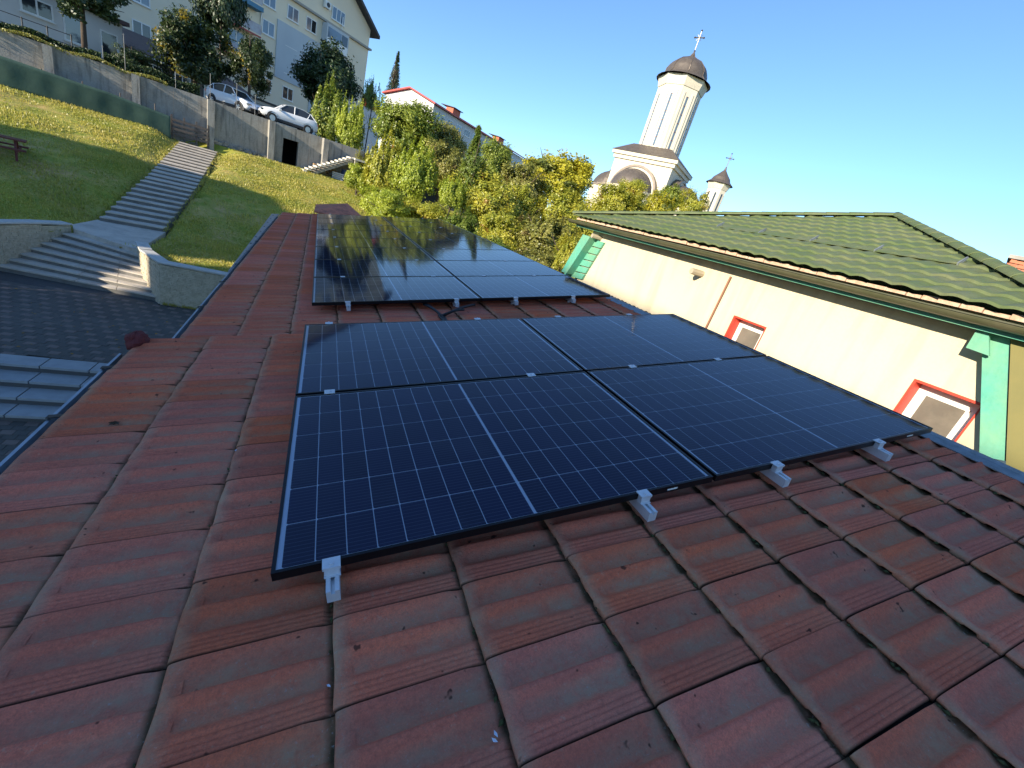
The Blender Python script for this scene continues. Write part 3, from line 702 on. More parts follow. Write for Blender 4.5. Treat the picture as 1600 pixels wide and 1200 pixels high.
# grass tufts on the nearer slope
def tufts(n, name):
    xs = rng.uniform(-17, 3, n * 3); ys = rng.uniform(15, 39, n * 3)
    w = wdist(xs, ys); ok = (w > .2)
    xs, ys = xs[ok], ys[ok]
    keep = [not inpoly(x, y, COURT) and not ((-8.9 < x < -5.2) and y > 18 and abs(x - float(scx(y))) < 1.15) for x, y in zip(xs, ys)]
    keep = np.array(keep); xs, ys = xs[keep][:n], ys[keep][:n]; n = len(xs); zs = hgt(xs, ys)
    patch = np.sin(xs * .83 + 1.7 * np.sin(ys * .41)) + np.sin(ys * 1.07 + 1.3 * np.sin(xs * .57)) + .6 * np.sin(xs * 2.7 + ys * 1.9) + .5 * np.sin(xs * 4.1 - ys * 3.3)
    kp = rng.random(n) < np.clip(.78 - .38 * patch, .12, 1); xs, ys, zs = xs[kp], ys[kp], zs[kp]; n = len(xs)
    dens = .5 + .5 * np.sin(xs * 1.3) * np.sin(ys * 1.1 + xs * .4)
    h = (.035 + .075 * rng.random(n) ** 2) * (.6 + dens); a = rng.uniform(0, 2 * PI, n); wd = .016 + .022 * rng.random(n)
    dx, dy = np.cos(a) * wd, np.sin(a) * wd; lx, ly = rng.normal(0, .03, n), rng.normal(0, .03, n)
    v = np.empty((n, 3, 3)); v[:, 0] = np.stack([xs - dx, ys - dy, zs - .01], -1); v[:, 1] = np.stack([xs + dx, ys + dy, zs - .01], -1); v[:, 2] = np.stack([xs + lx, ys + ly, zs + h], -1)
    me = bpy.data.meshes.new(name); me.vertices.add(n * 3); me.vertices.foreach_set("co", v.reshape(-1)); me.loops.add(n * 3); me.loops.foreach_set("vertex_index", np.arange(n * 3, dtype=np.int32))
    me.polygons.add(n); me.polygons.foreach_set("loop_start", np.arange(0, n * 3, 3, dtype=np.int32)); me.materials.append(M_BLADE); me.update(); me.validate()
    link(name, me, None, kind="stuff")
def leaf_material(name, c1, c2, trans=.35, yel=None, scale=.6):
    m = bpy.data.materials.new(name); m.use_nodes = True; n = m.node_tree.nodes; l = m.node_tree.links
    n.remove(n["Principled BSDF"]); o = n["Material Output"]
    g = n.new("ShaderNodeNewGeometry"); tc = n.new("ShaderNodeTexCoord"); no = n.new("ShaderNodeTexNoise"); no.inputs["Scale"].default_value = scale; no.inputs["Detail"].default_value = 4
    l.new(tc.outputs["Object"], no.inputs["Vector"])
    a = n.new("ShaderNodeMath"); a.operation = 'MULTIPLY_ADD'; l.new(g.outputs["Random Per Island"], a.inputs[0]); a.inputs[1].default_value = .55
    mr = n.new("ShaderNodeMapRange"); mr.inputs[1].default_value = .38; mr.inputs[2].default_value = .62; mr.inputs[4].default_value = .5; l.new(no.outputs[0], mr.inputs[0]); l.new(mr.outputs[0], a.inputs[2])
    mx = n.new("ShaderNodeMix"); mx.data_type = 'RGBA'; l.new(a.outputs[0], mx.inputs[0]); mx.inputs[6].default_value = (*c1, 1); mx.inputs[7].default_value = (*c2, 1); cur = mx.outputs[2]
    if yel:
        n2 = n.new("ShaderNodeTexNoise"); n2.inputs["Scale"].default_value = yel[2]; n2.inputs["Detail"].default_value = 3; l.new(tc.outputs["Object"], n2.inputs["Vector"])
        m3 = n.new("ShaderNodeMapRange"); m3.inputs[1].default_value = yel[1]; m3.inputs[2].default_value = yel[1] + .06; l.new(n2.outputs[0], m3.inputs[0])
        x2 = n.new("ShaderNodeMix"); x2.data_type = 'RGBA'; l.new(m3.outputs[0], x2.inputs[0]); l.new(cur, x2.inputs[6]); x2.inputs[7].default_value = (*yel[0], 1); cur = x2.outputs[2]
    d = n.new("ShaderNodeBsdfDiffuse"); t = n.new("ShaderNodeBsdfTranslucent"); ms = n.new("ShaderNodeMixShader"); ms.inputs[0].default_value = trans
    l.new(cur, d.inputs[0]); l.new(cur, t.inputs[0]); l.new(d.outputs[0], ms.inputs[1]); l.new(t.outputs[0], ms.inputs[2])
    gl = n.new("ShaderNodeBsdfGlossy"); gl.inputs["Roughness"].default_value = .45; gl.inputs["Color"].default_value = (.9, .9, .9, 1)
    m4 = n.new("ShaderNodeMixShader"); m4.inputs[0].default_value = .04; l.new(ms.outputs[0], m4.inputs[1]); l.new(gl.outputs[0], m4.inputs[2])
    l.new(m4.outputs[0], o.inputs[0]); return m
M_BLADE = leaf_material("grass_blade", (.30, .34, .045), (.62, .52, .12), .45, scale=.5)
tufts(150000, "grass")

# ------------------------------------------------------------------ courtyard
def paver_mat():
    m = mat("courtyard_paver", (.105, .095, .082), .85, noise=(3, (.15, .135, .115), .7), noise2=(.5, (.07, .065, .055), .8)); n = m.node_tree.nodes; l = m.node_tree.links
    return m
M_PAV = paver_mat(); M_PAVR = mat("reddish_paver", (.20, .15, .125), .85, noise=(6, (.15, .12, .10), .6))
def pave(x0, x1, y0, y1, z, inside, nind, yaw=-.12):
    c, s = math.cos(yaw), math.sin(yaw); a, b = .20, .165; pcs = []
    ct = thing("paving", "interlocking grey and reddish courtyard paving between the stairs and the house", "paving")
    gm = MB().box((-a / 2 + .004, -b / 2 + .004, 0), (a / 2 - .004, b / 2 - .004, .03))
    pg, pr_ = gm.mesh("paver", M_PAV), MB().box((-a / 2 + .004, -b / 2 + .004, 0), (a / 2 - .004, b / 2 - .004, .03)).mesh("paver", M_PAVR)
    for i in range(int((x1 - x0) / a)):
        for j in range(int((y1 - y0) / b)):
            x = x0 + i * a + (a / 2 if j % 2 else 0); y = y0 + j * b; X, Y = x * c - y * s, x * s + y * c
            if inside(X, Y): pcs.append((X, Y, (i + (j // 2)) % 2 == 0 and j % 2 == 0))
    def vis(p): return math.hypot(p[0] - CAM[0], p[1] - CAM[1]) + (0 if -27 < math.degrees(math.atan2(p[0] - CAM[0], p[1] - CAM[1])) < -8 else 100)
    pcs.sort(key=vis)
    for X, Y, red in pcs[:nind]:
        link("paver", pr_ if red else pg, ct, Matrix.Translation((X, Y, z + random.gauss(0, .002))) @ Matrix.Rotation(yaw, 4, 'Z'))
    rest = MB()
    for X, Y, red in pcs[nind:]:
        rest.box((-a / 2 + .004, -b / 2 + .004, .0), (a / 2 - .004, b / 2 - .004, .03), mi=1 if red else 0, M=Matrix.Translation((X, Y, z + random.gauss(0, .002))) @ Matrix.Rotation(yaw, 4, 'Z'))
    rest.build("pavers", [M_PAV, M_PAVR], ct, kind="stuff")
BYL, BYR = azd(-26.81, 13.07, 0), azd(-18.97, 12.3, 0)       # back edge of the lower steps
bdir = (BYR - BYL)[:2] / np.linalg.norm((BYR - BYL)[:2]); bn = np.array([bdir[1], -bdir[0]])   # towards the camera
def side(x, y): return (x - BYL[0]) * bn[0] + (y - BYL[1]) * bn[1]
def stepline(x, y):    # behind the bottom edge of the courtyard stairs?
    d = R8 - L8; return (x - L8[0]) * (-d[1]) + (y - L8[1]) * d[0] > 0
pave(-17, 3, 2, 19, GZ - .03, lambda x, y: side(x, y) < -.02 and x < -.85 and y < 15.3 + (x < -4.3) * .2 and not stepline(x, y) and x > -15, 300)
cg = MB(); cg.prism([(-30, -10, GZ - .06), (4, -10, GZ - .06), (4, 15.6, GZ - .06), (-4.2, 15.6, GZ - .06), (-5, 19, GZ - .06), (-10, 19, GZ - .06), (-30, 14, GZ - .06)], (0, 0, .03))
# keep the lower court open: clip the slab at the lower steps
cg = MB(); far_ = 30
q0 = BYL[:2] - bdir * 12; q1 = BYL[:2] + bdir * 12
cg.prism([(q0[0], q0[1], GZ - .3), (q1[0], q1[1], GZ - .3), (4, 15.6, GZ - .3), (-4.2, 15.6, GZ - .3), (-5, 19, GZ - .3), (-10, 19, GZ - .3), (-24, 17, GZ - .3)], (0, 0, .27))
cg.build("courtyard", M_ASPH, kind="structure")
# lower steps, four slabs coming down towards the house
ls = thing("concrete_steps", "four broad pale concrete steps going down below the paved courtyard", "steps")
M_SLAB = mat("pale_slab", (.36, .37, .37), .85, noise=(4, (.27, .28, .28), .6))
for k in range(4):
    z = GZ - k * .16; a = .42
    for s in range(-9, 9):
        p0 = BYL[:2] + bdir * (s * .8 + .012) + bn * (k * a); p1 = p0 + bdir * (.8 - .024)
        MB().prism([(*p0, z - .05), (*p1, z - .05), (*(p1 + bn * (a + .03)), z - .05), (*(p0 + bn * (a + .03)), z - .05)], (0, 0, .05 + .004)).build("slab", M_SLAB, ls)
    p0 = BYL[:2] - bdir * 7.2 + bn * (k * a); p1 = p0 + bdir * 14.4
    MB().prism([(*p0, z - .4), (*p1, z - .4), (*(p1 + bn * a), z - .4), (*(p0 + bn * a), z - .4)], (0, 0, .348)).build("riser", mat("shade_toned_lower_riser", (.10, .10, .10), .9), ls)  # riser colour darkened to stand in for shade between the slabs
cg = MB(); q0 = BYL[:2] - bdir * 12 + bn * 1.6; q1 = BYL[:2] + bdir * 12 + bn * 1.6
cg.prism([(*q0, -5.16), (*q1, -5.16), (*(q1 + bn * 14), -5.16), (*(q0 + bn * 14), -5.16)], (0, 0, .04))
cg.build("lower_courtyard", M_PAV, kind="structure")
lp = thing("paving", "darker sunken paving at the foot of the four pale steps", "paving"); rest = MB()
for i in range(40):
    for j in range(26):
        p = BYL[:2] - bdir * 2 + bdir * (i * .2 + (.1 if j % 2 else 0)) + bn * (1.75 + j * .165)
        if p[0] > -.9: continue
        rest.box((-.096, -.078, 0), (.096, .078, .03), mi=1 if (i + j // 2) % 2 == 0 and j % 2 == 0 else 0, M=Matrix.Translation((p[0], p[1], -5.12)) @ Matrix.Rotation(math.atan2(bdir[1], bdir[0]), 4, 'Z'))
rest.build("pavers", [M_PAV, M_PAVR], lp, kind="stuff")

# fan of steps up to the landing
fs = thing("concrete_steps", "wide fan of steps from the courtyard to the landing, sun streak on the lowest", "steps")
def lerp(a, b, t): return a + (b - a) * t
ZL = -3.35
M_RISER = mat("shade_toned_riser", (.20, .185, .165), .9, noise=(2.5, (.12, .115, .10), .8), bump=.3, bscale=20)  # shade on the upright faces is painted in as a darker colour
M_TREAD = mat("lit_toned_tread", (.56, .49, .40), .9, noise=(1.6, (.36, .31, .25), .85), noise2=(12, (.56, .52, .46), .4), bump=.25, bscale=25)  # lighter than the risers, painting in the sky light on the treads
def stepblock(par, a, b, c, d, zb, z):
    """a,b back edge; d,c front edge"""
    a, b, c, d = [np.array(q, float) for q in (a, b, c, d)]
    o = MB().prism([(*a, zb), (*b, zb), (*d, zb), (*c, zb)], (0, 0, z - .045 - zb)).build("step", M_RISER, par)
    f1, f2 = (c - a) / np.linalg.norm(c - a) * .025, (d - b) / np.linalg.norm(d - b) * .025
    n_ = 4
    for k in range(n_):
        u0, u1 = k / n_ + .002, (k + 1) / n_ - .002
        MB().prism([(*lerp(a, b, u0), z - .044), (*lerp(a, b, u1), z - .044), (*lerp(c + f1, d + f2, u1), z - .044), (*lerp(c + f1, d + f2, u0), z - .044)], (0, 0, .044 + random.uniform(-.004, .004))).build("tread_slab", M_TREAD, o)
for i in range(7):
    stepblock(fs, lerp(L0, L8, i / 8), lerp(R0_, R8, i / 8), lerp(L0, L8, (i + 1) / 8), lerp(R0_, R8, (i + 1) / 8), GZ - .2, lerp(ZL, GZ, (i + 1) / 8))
ld = MB(); ld.prism([(*L0, GZ), (*R0_, GZ), (-5.55, 18.6, GZ), (-5.75, 21.5, GZ), (-7.8, 21.2, GZ), (-7.9, 19.5, GZ)], (0, 0, ZL - GZ)); ld.build("landing", M_TREAD, fs)
# long garden stair
def flight(pa, pb, pc, pd, z0, z1, n, label):
    t = thing("concrete_steps", label, "steps")
    pa, pb, pc, pd = [np.array(q) for q in (pa, pb, pc, pd)]
    for i in range(n):
        a, b, c, d = lerp(pa, pc, i / n), lerp(pb, pd, i / n), lerp(pa, pc, (i + 1) / n), lerp(pb, pd, (i + 1) / n); z = lerp(z0, z1, (i + 1) / n)
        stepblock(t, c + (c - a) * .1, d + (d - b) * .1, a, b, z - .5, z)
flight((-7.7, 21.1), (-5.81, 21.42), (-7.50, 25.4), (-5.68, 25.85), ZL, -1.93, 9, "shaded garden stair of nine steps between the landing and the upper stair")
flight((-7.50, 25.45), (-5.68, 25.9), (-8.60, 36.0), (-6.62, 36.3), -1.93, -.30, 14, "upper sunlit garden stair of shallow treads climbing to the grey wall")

# cream split-stone walls with pale coping
def stonewall(pts, zb, zts, th, label):
    t = thing("stone_wall", label, "wall"); r = random.Random(9)
    P = [np.array(p) for p in pts]
    for i in range(len(P) - 1):
        a, b = P[i], P[i + 1]; d = b - a; L = np.linalg.norm(d); d /= L; nn = np.array([d[1], -d[0]])
        core = MB(); z0, z1 = zts[i], zts[i + 1]
        core.prism([(*(a - nn * .02), zb), (*(b - nn * .02), zb), (*(b - nn * th), zb), (*(a - nn * th), zb)], (0, 0, min(z0, z1) - zb - .06)); core.build("core", M_CREAMWALL, t)
        m = MB(); rows = int((min(z0, z1) - zb - .06) / .055)
        for k in range(rows):
            s = 0
            while s < L:
                l_ = min(r.uniform(.12, .34), L - s); zz = zb + k * .055; dp = r.uniform(.0, .018)
                q = a + d * (s + .003); q2 = a + d * (s + l_ - .003)
                m.prism([(*(q - nn * .02), zz + .003), (*(q2 - nn * .02), zz + .003), (*(q2 + nn * dp), zz + .003), (*(q + nn * dp), zz + .003)], (0, 0, .049)); s += l_
        m.build("split_stones", M_CREAMWALL, t, kind="stuff")
        cp = MB(); v = []
        for p, z in ((a - d * .03, z0), (b + d * .03, z1)):
            for o_, zz in ((.05, -.06), (.05, 0), (-th - .04, 0), (-th - .04, -.06)): v.append((*(p + nn * o_), z + zz))
        cp.add(v, [(0, 1, 5, 4), (1, 2, 6, 5), (2, 3, 7, 6), (3, 0, 4, 7), (0, 3, 2, 1), (4, 5, 6, 7)]); o = cp.build("coping", M_CAP, t); bevel(o, .012)
stonewall([(-5.55, 17.6), (-5.15, 16.6), (-4.37, 15.42), (-1.0, 15.30), (3.0, 15.2)], GZ - .1, [-3.09, -3.09, -3.09, -3.12, -3.12], .26, "cream split stone wall with white coping right of the fan of steps")
stonewall([(-9.6, 14.2), (-8.45, 16.7), (-8.05, 17.9), (-7.72, 18.9)], GZ - .1, [-3.09, -3.08, -3.12, -3.2], .26, "curving cream stone wall at the left end of the fan of steps")

# ------------------------------------------------------------------ retaining wall
rw = thing("retaining_wall", "long grey concrete retaining wall with pilasters and dark doorway on top of the slope", "wall")
def P3(s, w, z): return along(s, w, z)
def s_of(az): return 39 * math.tan(math.radians(az - AZ0))
def wbox(m, s0, s1, w0, w1, z0, z1): return m.prism([P3(s0, w0, z0), P3(s1, w0, z0), P3(s1, w1, z0), P3(s0, w1, z0)], (0, 0, z1 - z0))
sd0, sd1 = s_of(-4.43), s_of(-3.0); se = s_of(3.7)
for a, b in ((-9, s_of(-21.6)), (s_of(-21.6), s_of(-16.35)), (s_of(-16.35), s_of(-10.83)), (s_of(-10.83), s_of(-5.6)), (s_of(-5.6), sd0), (sd1, s_of(-.6)), (s_of(-.6), se)):
    wbox(MB(), a + .01, b - .01, 0, -.35, -.9, ZT + .03 + random.uniform(-.02, .02)).build("wall_panel", M_CONC, rw)
wbox(MB(), sd0 - .01, sd1 + .01, -.003, -.35, 1.84, ZT + .02).build("lintel", M_CONC, rw)
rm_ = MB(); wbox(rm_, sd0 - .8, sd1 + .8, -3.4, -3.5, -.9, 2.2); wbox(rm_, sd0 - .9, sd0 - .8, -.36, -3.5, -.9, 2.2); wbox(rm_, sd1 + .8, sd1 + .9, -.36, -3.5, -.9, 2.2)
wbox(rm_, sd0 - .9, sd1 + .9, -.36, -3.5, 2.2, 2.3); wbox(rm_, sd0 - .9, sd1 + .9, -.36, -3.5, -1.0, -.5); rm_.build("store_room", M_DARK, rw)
for az in (-21.3, -16.05, -10.6, -5.45, -.3):
    s = s_of(az); wbox(MB(), s - .32, s + .05, .55, 0, -.9, ZT + .02).build("pilaster", M_CONC, rw)
for az in (-13.6, -8.2, -1.9):
    s = s_of(az); wbox(MB(), s - .006, s + .006, .004, 0, -.5, ZT).build("joint_strip", M_MORTAR, rw)
st_ = MB(); r = random.Random(4)
for k in range(140):
    s = r.uniform(s_of(-12.5), s_of(-5.2)); z = float(hgt(*along(s, .1, 0)[:2])) + r.uniform(-.1, .25) * (1 - abs((s - s_of(-9.5)) / 5)); p = along(s, r.uniform(.0, .12), z)
    q = r.uniform(.06, .14); st_.box((-q, -q * .7, -q * .6), (q, q * .7, q * .6), M=Matrix.Translation(p) @ Matrix.Rotation(r.uniform(0, 3), 4, 'Z') @ Matrix.Rotation(r.uniform(-.5, .5), 4, 'X'))
st_.build("footing_rubble", M_CONC, rw, kind="stuff")
# green debris netting along the left foot of the wall
nt = MB(); cols = []; s0, s1 = -6.0, s_of(-13.9); N_ = 90
for k in range(N_ + 1):
    s = lerp(s0, s1, k / N_); wv = .02 * math.sin(s * 2.1) + .015 * math.sin(s * 5.7); x, y, _ = along(s, .9, 0); zb = float(hgt(x, y)) - .05
    zt = lerp(1.42, 1.30, k / N_) + .05 * math.sin(s * .8) - (0 if k < 55 else (k - 55) / 35 * .35)
    cols.append([along(s, .95 + wv * (1 - abs(2 * q / 8 - 1)) + .006 * math.sin(s * 3 + q), lerp(zb, zt, q / 8)) for q in range(9)])
v = [p for c_ in cols for p in c_]; nt.add(v, [(i * 9 + k, (i + 1) * 9 + k, (i + 1) * 9 + k + 1, i * 9 + k + 1) for i in range(N_) for k in range(8)])
o = nt.build("debris_netting", M_MESH, None, smooth=True); sol = o.modifiers.new("thick", 'SOLIDIFY'); sol.thickness = .02
tag(o, "sagging green netting stretched along the foot of the grey retaining wall", "netting")
for k in range(5):
    p = cols[5 + k * 19]; tag(MB().tube([along(lerp(s0, s1, (5 + k * 19) / 90), .85, -.3), along(lerp(s0, s1, (5 + k * 19) / 90), .85, 1.45)], .03, 6).build("netting_post", M_WOODDK), ("leftmost", "second", "middle", "fourth", "rightmost")[k] + " thin post behind the green netting at the retaining wall", "post", "posts behind the green netting")
# low pallet fence between netting and stair
pf = thing("wooden_fence", "low weathered plank fence between the green netting and the grey wall's third pilaster", "fence")
a0, a1 = s_of(-13.8), s_of(-11.0)
for k in range(4):
    wbox(MB(), a0, a1, .62, .58, .02 + k * .26, .16 + k * .26).build("plank", M_WOODDK, pf)
for k in range(4):
    s = lerp(a0, a1, k / 3); wbox(MB(), s - .05, s + .05, .58, .48, -.4, 1.15).build("post", M_WOODDK, pf)
# outside stair with white treads and a deck on posts
ex = thing("outside_stair", "concrete outside stair with white steps climbing to a deck on posts by the retaining wall", "stair")
ss0, ss1 = s_of(-2.75), s_of(2.1); nst = 12; M_WSTEP = mat("pale_step", (.62, .58, .5), .8)
for k in range(nst):
    sa, sb = lerp(ss0, ss1, k / nst), lerp(ss0, ss1, (k + 1) / nst); z = lerp(-.05, 1.95, (k + 1) / nst)
    wbox(MB(), sa, sb - .04, 1.35, .02, z - .12, z).build("step", M_WSTEP, ex)
MB().prism([P3(ss0, 1.2, -.32), P3(ss0 + .3, 1.2, -.35), P3(ss1, 1.2, 1.62), P3(ss1, 1.2, 1.85)], tuple(np.array([-nW[0], -nW[1], 0]) * -.9)).build("stringer", M_CONC, ex)
wbox(MB(), ss1, ss1 + 2.2, 1.6, .02, 1.83, 1.97).build("deck", M_WSTEP, ex)
for s in (ss1 + .05, ss1 + 1.9): wbox(MB(), s, s + .22, 1.5, 1.28, -.9, 1.829).build("post", M_CONC, ex)
# stored things under the stair
fw = thing("firewood_pile", "stack of cut firewood under the white outside stair", "firewood"); r = random.Random(8)
c_fw = s_of(-.3)
for k in range(60):
    s = c_fw + r.uniform(-.9, .9); z = float(hgt(*along(s, .5, 0)[:2])) + r.uniform(0, .62); a = along(s, .1, z); b = along(s, .55, z)
    MB().tube([a, b], r.uniform(.04, .07), 7).build("log", mat("cut_wood%d" % (k % 3), (.30 + .1 * (k % 3), .20 + .05 * (k % 3), .12), .9) if k < 3 else bpy.data.materials["cut_wood%d" % (k % 3)], fw)
for k, (s_, c_, nm, lb) in enumerate(((s_of(.9), (.5, .52, .55), "crate", "pale crate standing left under the deck of the outside stair"), (s_of(1.6), (.03, .05, .12), "barrel", "dark blue barrel under the deck of the outside stair"), (s_of(2.4), (.22, .05, .03), "crate", "rusty red crate under the deck beside the front post"))):
    z = float(hgt(*along(s_, .8, 0)[:2])) - .05; mm = mat("stored_%d" % k, c_, .7); m = MB(); p = along(s_, .75, z)
    if nm == "barrel": m.lathe([(0, 0), (.26, 0), (.29, .25), (.30, .45), (.29, .65), (.26, .9), (0, .9)], p, 14)
    else:
        m.box((-.4, -.25, 0), (.4, .25, .05), M=Matrix.Translation(p))
        for q in range(4): m.box((-.4, -.27, .05 + q * .13), (.4, -.25, .15 + q * .13), M=Matrix.Translation(p)); m.box((-.4, .25, .05 + q * .13), (.4, .27, .15 + q * .13), M=Matrix.Translation(p)); m.box((-.42, -.27, .05 + q * .13), (-.4, .27, .15 + q * .13), M=Matrix.Translation(p)); m.box((.4, -.27, .05 + q * .13), (.42, .27, .15 + q * .13), M=Matrix.Translation(p))
    tag(m.build(nm, mm), lb, nm)
# railing on the wall, top left
rl = thing("metal_railing", "black metal railing on the retaining wall in front of the white annex", "railing")
ra_, rb_ = -7.5, s_of(-20.2)
for z in (ZT + .45, ZT + .95): MB().tube([along(ra_, -.8, z), along(rb_, -.8, z)], .02, 6).build("rail", M_TRIM, rl)
s = ra_
while s < rb_ + .1: MB().tube([along(s, -.8, ZT - .1), along(s, -.8, ZT + 1.0)], .03, 6).build("post", M_TRIM, rl); s += (rb_ - ra_) / 5
M_POST = mat('thin_post_paint', (.22, .22, .21), .6)
for az, h in ((-18.3, .9), (-16.9, 1.9), (-13.4, .9), (-10.75, 1.5), (-8.6, 1.5), (-7.0, 1.2)):
    s = s_of(az); t = MB().tube([along(s, -.5, ZT - .1), along(s, -.5, ZT + h)], .016, 6).lathe([(0, 0), (.03, .02), (.035, .05), (.015, .08), (0, .08)], along(s, -.5, ZT + h), 8)
    tag(t.build("fence_post", M_POST), {-18.3: "short thin post on the retaining wall, first right of the black railing", -16.9: "tall thin post rising in front of the white annex's last window", -13.4: "short thin post before the brown annex roof", -10.75: "tall thin post at the left rear of the turned white car", -8.6: "tall thin post standing before the turned white car", -7.0: "thin post between the two white cars"}[az], "post", "thin posts along the top of the retaining wall")

wd = MB(); r = random.Random(77)
def wedge(x, y, z, q):
    for b in range(4):
        a = r.uniform(0, 6.28); wd.add([(x + math.cos(a) * q * .2, y + math.sin(a) * q * .2, z), (x - math.cos(a) * q * .2, y - math.sin(a) * q * .2, z), (x + r.gauss(0, q * .6), y + r.gauss(0, q * .6), z + q * r.uniform(.8, 2))], [(0, 1, 2)])
for k in range(260):
    t = r.random(); x = lerp(-4.3, -1.0, t); wedge(x, lerp(15.40, 15.28, t) - r.uniform(.02, .07), GZ + .0, r.uniform(.03, .07))
for k in range(420):
    y = r.uniform(21.3, 36); wedge(float(scx(y)) + r.choice((-1, 1)) * r.uniform(.95, 1.15), y, float(np.interp(y, STY, STZ)) - .03, r.uniform(.04, .10))
wd.build("weeds", M_BLADE, None, kind="stuff")
# fallen leaves on lawn, steps and paving
fl_ = MB(); r = random.Random(31)
for k in range(900):
    x, y = r.uniform(-13, -1), r.uniform(8, 30)
    if y < 15.2: z = GZ + .012
    elif inpoly(x, y, COURT): continue
    else: z = float(hgt(x, y)) + .05
    if y < 15.2 and side(x, y) > -.05: continue
    Mx = Matrix.Translation((x, y, z)) @ Matrix.Rotation(r.uniform(0, 6), 4, 'Z') @ Matrix.Rotation(r.gauss(0, .4), 4, 'X'); q = r.uniform(.02, .045)
    fl_.add([Mx @ Vector(v_) for v_ in ((-q, 0, 0), (0, -q * .6, .01), (q, 0, .004), (0, q * .6, .01))], [(0, 1, 2, 3)])
fl_.build("fallen_leaves", mat("fallen_leaf", (.35, .20, .05), .9, noise=(.9, (.20, .11, .04), .9)), None, kind="stuff")
# ------------------------------------------------------------------ picnic table
p = at(8, 232, 27.2); zg = float(hgt(p[0], p[1])); 
pt_ = thing("picnic_table", "red-brown picnic table with bench at the left edge of the lawn", "picnic table", M=Matrix.Translation((p[0] - .45, p[1], zg)) @ Matrix.Rotation(.35, 4, 'Z'))
for k in range(5): MB().box((-1.0, -.4 + k * .16, .72), (1.0, -.255 + k * .16, .77)).build("top_plank", M_BROWNRED, pt_)
for sy in (-.85, .62):
    for k in range(2): MB().box((-1.0, sy + k * .13, .42), (1.0, sy + k * .13 + .115, .47)).build("seat_plank", M_BROWNRED, pt_)
for sx in (-.75, .68):
    for q in (((sx, -.62, 0), (sx, -.25, .72)), ((sx, .62, 0), (sx, .25, .72))):
        a, b = q; MB().prism([a, (a[0], a[1] + .1, a[2]), (b[0], b[1] + .1, b[2]), b], (.07, 0, 0)).build("leg", M_BROWNRED, pt_)
    MB().box((sx + .072, -.85, .34), (sx + .12, .85, .42)).build("crossbar", M_BROWNRED, pt_)

